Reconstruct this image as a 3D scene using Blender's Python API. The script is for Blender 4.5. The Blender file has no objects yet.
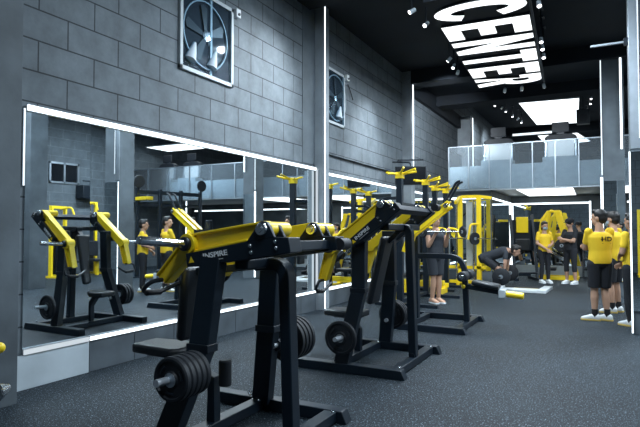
import bpy, math, random
from mathutils import Vector, Matrix
random.seed(7)
V = Vector
SC = bpy.context.scene
COL = SC.collection
PI = math.pi

# ------------------------------------------------------------------ materials
def mat(name, color, rough=.5, metal=0., noise=0., nscale=8., bump=0., bscale=60., spec=.5, coat=0.):
    m = bpy.data.materials.new(name); m.use_nodes = True
    nt = m.node_tree; b = nt.nodes['Principled BSDF']
    b.inputs['Base Color'].default_value = (*color, 1); b.inputs['Roughness'].default_value = rough
    b.inputs['Metallic'].default_value = metal; b.inputs['Specular IOR Level'].default_value = spec
    b.inputs['Coat Weight'].default_value = coat
    tc = nt.nodes.new('ShaderNodeTexCoord')
    if noise > 0:
        n = nt.nodes.new('ShaderNodeTexNoise'); n.inputs['Scale'].default_value = nscale; n.inputs['Detail'].default_value = 6
        r = nt.nodes.new('ShaderNodeMapRange'); r.inputs['From Min'].default_value = .3; r.inputs['From Max'].default_value = .7
        r.inputs['To Min'].default_value = 1-noise; r.inputs['To Max'].default_value = 1+noise
        mx = nt.nodes.new('ShaderNodeMix'); mx.data_type = 'RGBA'; mx.blend_type = 'MULTIPLY'; mx.inputs['Factor'].default_value = 1
        mx.inputs[6].default_value = (*color, 1)
        nt.links.new(tc.outputs['Object'], n.inputs['Vector']); nt.links.new(n.outputs['Fac'], r.inputs['Value'])
        nt.links.new(r.outputs['Result'], mx.inputs[7]); nt.links.new(mx.outputs[2], b.inputs['Base Color'])
    if bump > 0:
        n2 = nt.nodes.new('ShaderNodeTexNoise'); n2.inputs['Scale'].default_value = bscale; n2.inputs['Detail'].default_value = 4
        bp = nt.nodes.new('ShaderNodeBump'); bp.inputs['Strength'].default_value = bump; bp.inputs['Distance'].default_value = .01
        nt.links.new(tc.outputs['Object'], n2.inputs['Vector']); nt.links.new(n2.outputs['Fac'], bp.inputs['Height'])
        nt.links.new(bp.outputs['Normal'], b.inputs['Normal'])
    return m

def emit(name, color, strength):
    m = bpy.data.materials.new(name); m.use_nodes = True; nt = m.node_tree
    nt.nodes.remove(nt.nodes['Principled BSDF'])
    e = nt.nodes.new('ShaderNodeEmission'); e.inputs['Color'].default_value = (*color, 1); e.inputs['Strength'].default_value = strength
    nt.links.new(e.outputs[0], nt.nodes['Material Output'].inputs[0]); return m

def brick_mat(name, c1, c2, mortar, swap=True, w=.625, h=.293, off=(0, 0), msize=.008):
    m = mat(name, c1, .75); nt = m.node_tree; b = nt.nodes['Principled BSDF']
    tc = nt.nodes.new('ShaderNodeTexCoord'); sp = nt.nodes.new('ShaderNodeSeparateXYZ'); cb = nt.nodes.new('ShaderNodeCombineXYZ')
    nt.links.new(tc.outputs['Object'], sp.inputs[0])
    mp = nt.nodes.new('ShaderNodeMapping'); mp.inputs['Location'].default_value = (off[0], off[1], 0)
    nt.links.new(sp.outputs['Y' if swap else 'X'], cb.inputs['X']); nt.links.new(sp.outputs['Z'], cb.inputs['Y'])
    nt.links.new(cb.outputs[0], mp.inputs['Vector'])
    br = nt.nodes.new('ShaderNodeTexBrick'); br.inputs['Scale'].default_value = 1; br.inputs['Brick Width'].default_value = w
    br.inputs['Row Height'].default_value = h; br.inputs['Mortar Size'].default_value = msize; br.inputs['Mortar Smooth'].default_value = .2
    br.inputs['Bias'].default_value = -.2
    br.inputs['Color1'].default_value = (*c1, 1); br.inputs['Color2'].default_value = (*c2, 1); br.inputs['Mortar'].default_value = (*mortar, 1)
    nt.links.new(mp.outputs[0], br.inputs['Vector'])
    n = nt.nodes.new('ShaderNodeTexNoise'); n.inputs['Scale'].default_value = 3.2; n.inputs['Detail'].default_value = 10; n.inputs['Roughness'].default_value = .72
    nt.links.new(tc.outputs['Object'], n.inputs['Vector'])
    r = nt.nodes.new('ShaderNodeMapRange'); r.inputs['From Min'].default_value = .3; r.inputs['From Max'].default_value = .7
    r.inputs['To Min'].default_value = .68; r.inputs['To Max'].default_value = 1.26
    nt.links.new(n.outputs['Fac'], r.inputs['Value'])
    mx = nt.nodes.new('ShaderNodeMix'); mx.data_type = 'RGBA'; mx.blend_type = 'MULTIPLY'; mx.inputs['Factor'].default_value = 1
    nt.links.new(br.outputs['Color'], mx.inputs[6]); nt.links.new(r.outputs['Result'], mx.inputs[7])
    nt.links.new(mx.outputs[2], b.inputs['Base Color'])
    bp = nt.nodes.new('ShaderNodeBump'); bp.inputs['Strength'].default_value = .5; bp.inputs['Distance'].default_value = .01; bp.invert = True
    nt.links.new(br.outputs['Fac'], bp.inputs['Height']); nt.links.new(bp.outputs['Normal'], b.inputs['Normal'])
    return m

def floor_mat():
    m = mat('rubber_floor', (.02, .03, .04), .62, spec=.2); nt = m.node_tree; b = nt.nodes['Principled BSDF']
    tc = nt.nodes.new('ShaderNodeTexCoord')
    def speck(scale, lo, hi):
        v = nt.nodes.new('ShaderNodeTexNoise'); v.inputs['Scale'].default_value = scale; v.inputs['Detail'].default_value = 2
        nt.links.new(tc.outputs['Object'], v.inputs['Vector'])
        r = nt.nodes.new('ShaderNodeMapRange'); r.inputs['From Min'].default_value = lo; r.inputs['From Max'].default_value = hi
        nt.links.new(v.outputs['Fac'], r.inputs['Value']); return r
    s1 = speck(70, .625, .675); s2 = speck(140, .635, .69); big = speck(1.1, .35, .65)
    ad = nt.nodes.new('ShaderNodeMath'); ad.operation = 'MAXIMUM'
    nt.links.new(s1.outputs['Result'], ad.inputs[0]); nt.links.new(s2.outputs['Result'], ad.inputs[1])
    base = nt.nodes.new('ShaderNodeMix'); base.data_type = 'RGBA'
    base.inputs[6].default_value = (.0025, .006, .0105, 1); base.inputs[7].default_value = (.006, .012, .0185, 1)
    nt.links.new(big.outputs['Result'], base.inputs['Factor'])
    mx = nt.nodes.new('ShaderNodeMix'); mx.data_type = 'RGBA'; mx.inputs[7].default_value = (.24, .31, .36, 1)
    nt.links.new(base.outputs[2], mx.inputs[6]); nt.links.new(ad.outputs[0], mx.inputs['Factor'])
    nt.links.new(mx.outputs[2], b.inputs['Base Color'])
    bp = nt.nodes.new('ShaderNodeBump'); bp.inputs['Strength'].default_value = .35; bp.inputs['Distance'].default_value = .004
    n = nt.nodes.new('ShaderNodeTexNoise'); n.inputs['Scale'].default_value = 120
    nt.links.new(tc.outputs['Object'], n.inputs['Vector']); nt.links.new(n.outputs['Fac'], bp.inputs['Height'])
    nt.links.new(bp.outputs['Normal'], b.inputs['Normal'])
    return m

def glass_mat(name, tint, frost, ior=1.45):
    m = bpy.data.materials.new(name); m.use_nodes = True; nt = m.node_tree
    nt.nodes.remove(nt.nodes['Principled BSDF'])
    t = nt.nodes.new('ShaderNodeBsdfTransparent'); t.inputs[0].default_value = (*tint, 1)
    d = nt.nodes.new('ShaderNodeBsdfDiffuse'); d.inputs[0].default_value = (.55, .62, .68, 1)
    g = nt.nodes.new('ShaderNodeBsdfGlossy'); g.inputs['Roughness'].default_value = .05
    m1 = nt.nodes.new('ShaderNodeMixShader'); m1.inputs[0].default_value = frost
    fr = nt.nodes.new('ShaderNodeFresnel'); fr.inputs[0].default_value = 1.45
    m2 = nt.nodes.new('ShaderNodeMixShader')
    nt.links.new(t.outputs[0], m1.inputs[1]); nt.links.new(d.outputs[0], m1.inputs[2])
    fr.inputs[0].default_value = ior; nt.links.new(fr.outputs[0], m2.inputs[0]); nt.links.new(m1.outputs[0], m2.inputs[1]); nt.links.new(g.outputs[0], m2.inputs[2])
    nt.links.new(m2.outputs[0], nt.nodes['Material Output'].inputs[0]); return m

YEL = mat('yellow_paint', (.94, .67, .016), .34, noise=.06, nscale=3, coat=.3)
BLK = mat('black_powder_coat', (.005, .0115, .020), .40, noise=.15, spec=.42, nscale=5)
BLK2 = mat('black_steel_plate', (.006, .011, .018), .38)
RUB = mat('black_rubber', (.006, .009, .014), .6, bump=.15)
VIN = mat('black_vinyl', (.013, .017, .022), .38, bump=.1, bscale=150)
CHR = mat('chrome', (.78, .82, .86), .14, 1.)
SAT = mat('satin_steel', (.58, .63, .68), .32, .55)
STL = mat('brushed_steel', (.42, .47, .52), .38, .9, noise=.1, nscale=6)
PALE = mat('pale_board', (.62, .66, .68), .5, noise=.08)
WHT = mat('white_lettering', (.82, .86, .88), .5)
LGR = mat('light_grey_paint', (.42, .47, .50), .5, noise=.08)
CON = mat('plain_render', (.085, .105, .122), .7, noise=.28, nscale=2.2, bump=.1, bscale=30)
PILM = mat('pillar_render', (.25, .285, .315), .55, noise=.2, nscale=2.5)
CONL = mat('pale_steel_panel', (.42, .48, .52), .45, noise=.12, nscale=3)
PLI = mat('dark_plinth_stone', (.075, .092, .108), .5, noise=.3, nscale=3)
CEI = mat('black_ceiling', (.003, .0075, .0145), .8, noise=.3, nscale=1.5)
BRK = brick_mat('block_wall', (.122, .146, .166), (.105, .128, .147), (.018, .025, .032), True, off=(-.43, .03))
BRR = brick_mat('far_block_wall', (.10, .122, .14), (.085, .105, .122), (.16, .19, .21), True, w=.9, h=.3)
BRX = brick_mat('back_block_wall', (.105, .128, .146), (.09, .11, .128), (.04, .05, .06), False)
MIR = mat('mirror_silver', (.88, .94, .96), .012, 1.)
FLO = floor_mat()
LED = emit('led_light', (.86, .95, 1.), 2.8)
LEDM = emit('led_light_soft', (.84, .94, 1.), 1.5)
LEDS = emit('led_light_dim', (.82, .92, 1.), .75)
SIGN = emit('sign_light', (.93, .98, 1.), 1.8)
PAN = emit('panel_light', (.90, .97, 1.), 2.6)
BULB = emit('spot_lens', (.95, .97, 1.), 5.)
GLS = glass_mat('railing_glass', (.90, .95, .98), .09)
WGL = glass_mat('window_glass', (.82, .9, .95), .004, 1.05)
SCR = mat('dark_screen', (.006, .008, .011), .15)
SKIN = mat('skin', (.46, .27, .18), .55)
SKIN2 = mat('skin_tan', (.38, .22, .15), .55)
HAIR = mat('black_hair', (.008, .007, .007), .5, bump=.3, bscale=200)
TEEY = mat('yellow_cotton', (.82, .54, .02), .8, bump=.12, bscale=25)
TEEK = mat('black_cotton', (.010, .012, .017), .85, bump=.15, bscale=25)
TEED = mat('charcoal_cotton', (.022, .027, .036), .85, bump=.15, bscale=25)
SHOE = mat('white_shoe', (.70, .72, .73), .6)
SOLE = mat('yellow_sole', (.62, .45, .12), .6)
MASK = mat('face_mask', (.28, .36, .42), .8)
SOCK = mat('black_sock', (.012, .012, .014), .9)
FANB = mat('fan_blade_metal', (.018, .024, .03), .5)
FANW = mat('white_enamel', (.55, .62, .68), .35)
BROWN = mat('warm_concrete', (.11, .10, .09), .7, noise=.2)

# ------------------------------------------------------------------ mesh builder
def fillet(pts, r, n=5):
    pts = [V(p) for p in pts]; out = [pts[0]]
    for i in range(1, len(pts)-1):
        a, b, c = pts[i-1], pts[i], pts[i+1]
        d1 = (a-b).normalized(); d2 = (c-b).normalized(); rr = min(r, (a-b).length*.48, (c-b).length*.48)
        p0, p2 = b+d1*rr, b+d2*rr
        for k in range(n+1):
            t = k/n; out.append(p0*(1-t)**2 + b*2*t*(1-t) + p2*t*t)
    out.append(pts[-1]); return out

class MB:
    def __init__(s): s.v = []; s.f = []
    def add(s, vs, fs):
        o = len(s.v); s.v += [V(v) for v in vs]; s.f += [tuple(o+i for i in f) for f in fs]; return s
    def box(s, c, d, rz=0):
        c = V(c); x, y, z = [k/2 for k in d]; R = Matrix.Rotation(rz, 3, 'Z')
        vs = [c + R @ V((sx*x, sy*y, sz*z)) for sx in (-1, 1) for sy in (-1, 1) for sz in (-1, 1)]
        return s.add(vs, [(0, 1, 3, 2), (4, 6, 7, 5), (0, 4, 5, 1), (2, 3, 7, 6), (0, 2, 6, 4), (1, 5, 7, 3)])
    def bx(s, x0, x1, y0, y1, z0, z1): return s.box(((x0+x1)/2, (y0+y1)/2, (z0+z1)/2), (x1-x0, y1-y0, z1-z0))
    def sweep(s, pts, prof, side=None):
        """prof: list of (a,b) offsets along side / normal; side fixed vector or None"""
        pts = [V(p) for p in pts]; n = len(prof); rings = []; up = None
        for i, p in enumerate(pts):
            t = (pts[min(i+1, len(pts)-1)] - pts[max(i-1, 0)]).normalized()
            sc = 1.
            if 0 < i < len(pts)-1:
                t1 = (pts[i]-pts[i-1]).normalized(); sc = 1/max(.5, t.dot(t1))
            if side is not None:
                sd = V(side); sd = (sd - t*sd.dot(t)).normalized(); nn = t.cross(sd)
            else:
                if up is None: up = V((0, 0, 1)) if abs(t.z) < .9 else V((0, 1, 0))
                sd = t.cross(up).normalized(); nn = sd.cross(t).normalized(); up = nn; sc = 1.
            rings.append([p + sd*a + nn*b*sc for a, b in prof])
        vs = [v for r in rings for v in r]; fs = []
        for i in range(len(rings)-1):
            for k in range(n):
                fs.append((i*n+k, i*n+(k+1) % n, (i+1)*n+(k+1) % n, (i+1)*n+k))
        fs.append(tuple(range(n-1, -1, -1))); fs.append(tuple((len(rings)-1)*n+k for k in range(n)))
        return s.add(vs, fs)
    def bar(s, p0, p1, w, h, side=None):
        """w along side, h along the other"""
        t = (V(p1)-V(p0)).normalized()
        if side is None:
            side = t.cross(V((0, 0, 1))) if abs(t.z) < .95 else V((0, 1, 0))
        return s.sweep([p0, p1], [(-w/2, -h/2), (w/2, -h/2), (w/2, h/2), (-w/2, h/2)], side)
    def rtube(s, pts, w, h, side): return s.sweep(pts, [(-w/2, -h/2), (w/2, -h/2), (w/2, h/2), (-w/2, h/2)], side)
    def tube(s, pts, r, seg=10): return s.sweep(pts, [(r*math.cos(2*PI*k/seg), r*math.sin(2*PI*k/seg)) for k in range(seg)])
    def cyl(s, p0, p1, r, r2=None, seg=20):
        p0, p1 = V(p0), V(p1); t = (p1-p0).normalized(); a = t.orthogonal().normalized(); b = t.cross(a); r2 = r if r2 is None else r2
        vs = [p0+(a*math.cos(2*PI*k/seg)+b*math.sin(2*PI*k/seg))*r for k in range(seg)] + [p1+(a*math.cos(2*PI*k/seg)+b*math.sin(2*PI*k/seg))*r2 for k in range(seg)]
        fs = [(k, (k+1) % seg, seg+(k+1) % seg, seg+k) for k in range(seg)] + [tuple(range(seg-1, -1, -1)), tuple(range(seg, 2*seg))]
        return s.add(vs, fs)
    def lathe(s, c, axis, prof, seg=28, cap=True):
        """prof: list of (r, h) along axis"""
        c = V(c); t = V(axis).normalized(); a = t.orthogonal().normalized(); b = t.cross(a); n = len(prof); vs = []; fs = []
        for r, h in prof:
            vs += [c+t*h+(a*math.cos(2*PI*k/seg)+b*math.sin(2*PI*k/seg))*max(r, 1e-4) for k in range(seg)]
        for i in range(n-1):
            for k in range(seg): fs.append((i*seg+k, i*seg+(k+1) % seg, (i+1)*seg+(k+1) % seg, (i+1)*seg+k))
        if cap: fs.append(tuple(range(seg-1, -1, -1))); fs.append(tuple((n-1)*seg+k for k in range(seg)))
        return s.add(vs, fs)
    def prism(s, poly, o, u, v, th):
        """polygon (a,b) -> o+a*u+b*v, extruded by vector th"""
        o, u, v, th = V(o), V(u), V(v), V(th); n = len(poly)
        vs = [o+u*a+v*b for a, b in poly] + [o+u*a+v*b+th for a, b in poly]
        return s.add(vs, [tuple(range(n-1, -1, -1)), tuple(range(n, 2*n))] + [(k, (k+1) % n, n+(k+1) % n, n+k) for k in range(n)])
    def ball(s, c, r, seg=14, rings=9, rot=None):
        c = V(c); rx, ry, rz = (r, r, r) if not hasattr(r, '__len__') else r; vs = []; fs = []
        R = rot or Matrix.Identity(3)
        for i in range(rings+1):
            th = PI*i/rings
            for k in range(seg):
                ph = 2*PI*k/seg
                vs.append(c + R @ V((rx*math.sin(th)*math.cos(ph), ry*math.sin(th)*math.sin(ph), rz*math.cos(th))))
        for i in range(rings):
            for k in range(seg): fs.append((i*seg+k, (i+1)*seg+k, (i+1)*seg+(k+1) % seg, i*seg+(k+1) % seg))
        return s.add(vs, fs)
    def limb(s, pts):
        """chain of (point, radius)"""
        for (p0, r0), (p1, r1) in zip(pts[:-1], pts[1:]):
            s.cyl(p0, p1, r0, r1, 14)
        for p, r in pts: s.ball(p, r, 12, 8)
        return s
    def loft(s, rings, seg=20):
        """rings: (center, rx vector, ry vector)"""
        vs = []; fs = []; n = len(rings)
        for c, a, b in rings:
            c, a, b = V(c), V(a), V(b)
            for k in range(seg):
                t = 2*PI*k/seg; cs, sn = math.cos(t), math.sin(t)
                cs = math.copysign(abs(cs)**.85, cs); sn = math.copysign(abs(sn)**.85, sn)
                vs.append(c+a*cs+b*sn)
        for i in range(n-1):
            for k in range(seg): fs.append((i*seg+k, i*seg+(k+1) % seg, (i+1)*seg+(k+1) % seg, (i+1)*seg+k))
        fs.append(tuple(range(seg-1, -1, -1))); fs.append(tuple((n-1)*seg+k for k in range(seg)))
        return s.add(vs, fs)
    def mesh(s, name, m):
        me = bpy.data.meshes.new(name); me.from_pydata(s.v, [], s.f); me.update()
        import bmesh
        bm = bmesh.new(); bm.from_mesh(me); bmesh.ops.remove_doubles(bm, verts=bm.verts, dist=1e-5) if False else None
        bmesh.ops.recalc_face_normals(bm, faces=bm.faces); bm.to_mesh(me); bm.free()
        me.polygons.foreach_set('use_smooth', [True]*len(me.polygons)); me.set_sharp_from_angle(angle=math.radians(35))
        me.materials.append(m); return me
    def build(s, name, m, parent=None, bevel=0., loc=None):
        me = s.mesh(name, m); o = bpy.data.objects.new(name, me); COL.objects.link(o)
        if parent: o.parent = parent
        if loc: o.location = loc
        if bevel:
            b = o.modifiers.new('bevel', 'BEVEL'); b.width = bevel; b.segments = 2; b.limit_method = 'ANGLE'; b.angle_limit = math.radians(40)
        return o

def tag(o, label=None, cat=None, group=None, kind=None):
    if label: o['label'] = label
    if cat: o['category'] = cat
    if group: o['group'] = group
    if kind: o['kind'] = kind
    return o
def thing(name, label, cat, loc=(0, 0, 0), rz=0, group=None):
    o = bpy.data.objects.new(name, None); COL.objects.link(o); o.location = loc; o.rotation_euler = (0, 0, rz); o.empty_display_size = .1
    return tag(o, label, cat, group)
def struct(name, mb, m, label=None, bevel=0, parent=None):
    o = mb.build(name, m, parent, bevel)
    if parent is None: tag(o, label, None, None, 'structure')
    return o
def copy_tree(o, parent=None):
    c = o.copy(); COL.objects.link(c)
    if parent: c.parent = parent
    for ch in list(o.children): copy_tree(ch, c)
    return c
def text_mb(s, size, o, u, v, th, bold=0., sx=1., center=True):
    """lettering laid out on a plane as mesh"""
    cu = bpy.data.curves.new('t', 'FONT'); cu.body = s; cu.size = size; cu.extrude = .5; cu.offset = bold
    cu.align_x = 'CENTER' if center else 'LEFT'; cu.align_y = 'CENTER'; cu.resolution_u = 3
    ob = bpy.data.objects.new('t', cu); COL.objects.link(ob)
    dg = bpy.context.evaluated_depsgraph_get(); me = ob.evaluated_get(dg).to_mesh()
    o, u, v, th = V(o), V(u), V(v), V(th); mb = MB()
    mb.add([o+u*(p.co.x*sx)+v*p.co.y+th*(p.co.z+.5) for p in me.vertices], [tuple(f.vertices) for f in me.polygons])
    ob.evaluated_get(dg).to_mesh_clear(); bpy.data.objects.remove(ob); bpy.data.curves.remove(cu)
    return mb

# ------------------------------------------------------------------ camera
cam = bpy.data.cameras.new('camera'); co = bpy.data.objects.new('camera', cam); COL.objects.link(co)
cam.sensor_width = 36; cam.lens = 545/640*36; cam.clip_end = 200; cam.clip_start = .05
yaw = math.atan(285/545); pit = math.atan(17.5/545)
co.location = (0, 0, 1.42); co.rotation_euler = (PI/2+pit, 0, yaw); SC.camera = co

# ------------------------------------------------------------------ room shell
YB, YF, XL, XR, H = 36., -4., -4.66, 7., 5.55
struct('floor', MB().bx(XL-.3, XR+.3, YF-.3, YB+.3, -.2, 0), FLO, 'dark speckled rubber gym floor')
struct('ceiling', MB().bx(XL-.3, XR+.3, YF-.3, 17.1, H, H+.2), CEI, 'black painted ceiling')
struct('ceiling_upstairs', MB().bx(XL-.3, XR+.3, 17.1, YB+.3, 6.4, 6.6), CEI, 'black painted ceiling above the mezzanine')
struct('wall_left', MB().bx(XL-.3, XL, YF-.3, YB+.3, 0, 6.4), BRK, 'grey block wall on the left')
struct('wall_right', MB().bx(XR, XR+.3, YF-.3, YB+.3, 0, 6.4), BRR, 'grey block wall seen in the mirror')
struct('wall_back', MB().bx(XL, XR, YB, YB+.3, 0, 6.4), BRX, 'dark wall at the far end upstairs')
struct('wall_front', MB().bx(XL, XR, YF-.3, YF, 0, H), BRX, 'wall behind the camera')
struct('wall_upper', MB().bx(XL, XL+.06, 8.95, 13.38, 2.87, H-.02), BRK, 'thicker upper block wall above the second mirror')
struct('wall_mezzanine', MB().bx(XL, -2.75, 15.35, 18.85, 0, 2.55), CON, 'side room block beneath the mezzanine')
struct('wall_mirror_side', MB().bx(-2.75, XR, 18.86, 19.0, 0, 2.55), CON, 'back wall beneath the mezzanine')
# pillars of the left wall with a vertical light line each
for i, (y0, y1, x1) in enumerate(((.9, 2.86, -4.31), (8.7, 8.94, -4.486), (13.39, 13.68, -4.366), (19.6, 20.0, -4.2))):
    struct('pillar', MB().bx(XL, x1, y0, y1, 0, H-.01), PILM if i else CON, ('plain dark wall pier at the left edge', 'grey pillar between the two long mirrors', 'grey pillar beside the television', 'grey pillar behind the glass railing')[i], .004)
# ceiling beams across the room
for i, (y0, y1, z) in enumerate(((13.39, 13.9, 5.2), (16.4, 17.1, 5.25), (7.9, 8.5, 5.40))):
    struct('trim_%d' % (i+1), MB().bx(XL, XR, y0, y1, z, 6.4 if i == 1 else H), CEI, 'black ceiling beam')
struct('trim_4', MB().bx(XL, XL+.12, 13.9, 19.6, 5.1, H), CEI, 'black beam along the left wall')
# free standing columns of the middle row
struct('column', MB().bx(.325, .78, 8.69, 9.12, 0, H-.01), CON, 'silver edged column clad in mirror, at the right edge', .004)
struct('column', MB().bx(-.03, .40, 13.5, 13.95, 0, H-.01), CON, 'dark column in front of the mezzanine', .004)
for k, (x, y) in enumerate(((3.3, 8.22), (6.6, 10.3))):
    struct('column', MB().bx(x, x+.45, y, y+.45, 0, H-.01), CON, 'grey column seen only in the mirror', .004)

def led(pts, label, w=.045, d=.02, m=LED, axis='z', group=None):
    """an aluminium profile with a glowing diffuser: pts two ends, faces +x or -y"""
    a, b = V(pts[0]), V(pts[1]); c = (a+b)/2
    t = thing('led_strip', label, 'light strip', c, 0, group)
    n = V((1, 0, 0)) if axis == 'x' else V((0, -1, 0))
    sd = (b-a).normalized().cross(n).normalized()
    P = MB(); P.sweep([a-c, b-c], [(-w/2-.006, -d/2), (w/2+.006, -d/2), (w/2+.006, d*.2), (-w/2-.006, d*.2)], sd)
    D = MB(); off = n*(d*.45); D.sweep([a-c+off, b-c+off], [(-w/2, -d*.28), (w/2, -d*.28), (w/2, d*.28), (-w/2, d*.28)], sd)
    P.build('housing', STL, t); D.build('diffuser', m, t)
    return t
struct('wall_column', MB().bx(XL, XL+.008, 8.24, 8.7, 2.62, H-.02), CON, 'flush dark column in the block wall')
led([(-4.478, 8.735, .03), (-4.478, 8.735, H-.03)], 'vertical light line on the pillar between the long mirrors', .03, .02, LED, 'x')
led([(-4.358, 13.5, 2.6), (-4.358, 13.5, 5.4)], 'vertical light line on the pillar beside the television', .06, .02, LED, 'x')
led([(-4.192, 19.9, 2.6), (-4.192, 19.9, 5.5)], 'vertical light line on the pillar behind the glass railing', .09, .02, LED, 'x')

PANEL1 = [(-2.84, 21.81), (-0.78, 22.01), (-1.01, 26.99), (-2.7, 26.62)]
PANEL2 = [(-3.07, 28.5), (-1.42, 28.49), (-0.66, 33.13), (-2.86, 33.96)]
SPL = [(-3.48, 20.39), (-3.34, 21.01), (-3.29, 21.61), (-3.2, 22.68), (-3.09, 23.39), (-3.05, 24.11)]
SPR = [(-0.36, 20.84), (-0.4, 21.66), (-0.51, 22.87), (-0.57, 23.85)]
# ---- left wall: mirrors, plinth, light strips
def mirror(label, x, y0, y1, z0, z1, seams):
    t = thing('wall_mirror', label, 'mirror', (x, (y0+y1)/2, z0))
    edges = [y0]+seams+[y1]
    for a, b in zip(edges[:-1], edges[1:]):
        MB().box((0, (a+b-y0-y1)/2, (z1-z0)/2), (.012, b-a-.006, z1-z0), -.0165 if y0 < 4 and a == y0 else 0).build('mirror_panel', MIR, t)
    return t
mirror('long wall mirror in the nearest bay reflecting the yellow machines', -4.645, 3.12, 8.64, .36, 2.53, [3.82])
mirror('second long wall mirror beyond the grey pillar', -4.645, 8.96, 13.36, .36, 2.47, [10.4, 11.9])
mirror('third long wall mirror near the mezzanine', -4.645, 13.70, 15.3, .36, 2.47, [])
led([(-4.635, 3.12, 2.54), (-4.635, 8.68, 2.54)], 'bright light strip along the top of the nearest mirror', .05, .03, LED, 'x')
led([(-4.630, 3.12, .335), (-4.630, 3.81, .335)], 'pale light strip below the mirror, short left piece over the pale panel', .045, .03, LEDS, 'x')
led([(-4.630, 3.83, .335), (-4.630, 8.68, .335)], 'bright light strip along the bottom of the nearest mirror', .036, .03, LED, 'x')
led([(-4.635, 8.96, 2.495), (-4.635, 13.36, 2.495)], 'bright light strip along the top of the second mirror', .05, .03, LED, 'x')
led([(-4.630, 8.96, .335), (-4.630, 13.36, .335)], 'light strip along the bottom of the second mirror', .05, .03, LED, 'x')
led([(-4.635, 13.70, 2.495), (-4.635, 15.3, 2.495)], 'light strip along the top of the third mirror', .05, .03, LED, 'x')
led([(-4.60, 8.685, .36), (-4.60, 8.685, 2.53)], 'upright light strip at the right end of the nearest mirror', .045, .02, LEDS, 'y')
led([(-4.642, 3.10, 1.83), (-4.642, 3.10, 2.53)], 'upright light strip at the left end of the nearest mirror', .012, .02, LEDM, 'x')
struct('baseboard_left', MB().bx(XL, -4.625, 3.83, 8.69, 0, .305), PLI, 'dark stone plinth below the nearest mirror', .003)
for k in range(7):
    struct('trim_%d' % (k+5), MB().bx(-4.626, -4.6235, 4.42+.62*k, 4.428+.62*k, 0, .305), BLK2, 'plinth joint')
struct('baseboard_far', MB().bx(XL, -4.625, 8.95, 13.38, 0, .305), PLI, 'dark stone plinth below the second mirror', .003)
struct('baseboard_near', MB().bx(XL, -4.62, 2.91, 3.82, 0, .305), CONL, 'pale steel panel below the mirror at the left', .003)

# ---- exhaust fan windows high in the left wall
def fan_window(n, y0, y1, z0, z1, x, mull, fan):
    w = MB()
    w.bx(x-.02, x+.04, y0, y0+.05, z0, z1).bx(x-.02, x+.04, y1-.05, y1, z0, z1).bx(x-.02, x+.04, y0, y1, z0, z0+.05).bx(x-.02, x+.04, y0, y1, z1-.05, z1)
    if mull: w.bx(x-.01, x+.03, mull-.02, mull+.02, z0, z1)
    o = struct('window_%d' % n, w, LGR, 'framed opening with an exhaust fan, high in the block wall', .003)
    struct('window_back', MB().bx(x+.001, x+.005, y0+.02, y1-.02, z0+.02, z1-.02), CEI, parent=o)
    MB().bx(x+.034, x+.038, y0+.05, y1-.05, z0+.05, z1-.05).build('window_pane', WGL, o)
    c = V((x+.02, fan, (z0+z1)/2)); r = min((z1-z0)*.42, .45)
    f = MB().lathe(c, (1, 0, 0), [(r*.98, -.01), (r, -.01), (r, .012), (r*.965, .012), (r*.965, -.01), (r*.98, -.01)], 36, False); f.build('fan_ring', LGR, o)
    for q, (dy, dz) in enumerate(((-.26, -.02), (.16, -.08))): MB().lathe((x+.018, fan+dy-.06, z0+.14), (0, .10, .26), [(.02, 0), (.085, .01), (.06, .13), (.025, .27), (.02, .28)], 18).build('fan_motor_cone', FANW, o) if n == 1 or q else None
    b = MB()
    for k in range(5):
        a = 2*PI*k/5+.5
        d = V((0, math.cos(a), math.sin(a))); e = V((0, -math.sin(a), math.cos(a)))
        b.prism([(.06, -.03), (r*.8, -.10), (r*.9, -.02), (r*.85, .05), (.06, .03)], c+V((.0, 0, 0)), d, e+V((.12, 0, 0)), (.004, 0, 0))
    b.build('fan_blades', FANB, o); MB().lathe(c, (1, 0, 0), [(.07, -.01), (.07, .012), (.03, .014)], 16).build('fan_hub', CHR, o)
    return o
fan_window(1, 5.11, 6.2, 3.44, 4.56, XL, 5.72, 5.62)
fan_window(2, 9.0, 9.80, 3.46, 4.52, XL+.06, None, 9.42)
for (x, y, z, l) in ((XL, 6.28, 4.53, 'small white box on the block wall beside the first fan window'), (XL+.06, 9.9, 4.50, 'small white box on the block wall beside the second fan window')):
    t = thing('sensor_box', l, 'sensor', (x, y, z)); MB().bx(0, .07, -.05, .05, -.06, .06).build('box', WHT, t, .006); MB().cyl((.07, 0, -.02), (.085, 0, -.02), .02).build('lens', BLK2, t)
t = thing('cable', 'loose black cable hanging beside the second fan window', 'cable', (XL+.06, 10.0, 4.3))
MB().tube(fillet([(.01, 0, .1), (.05, .05, -.05), (.03, .2, -.18)], .1), .012).build('wire', BLK2, t)

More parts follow.
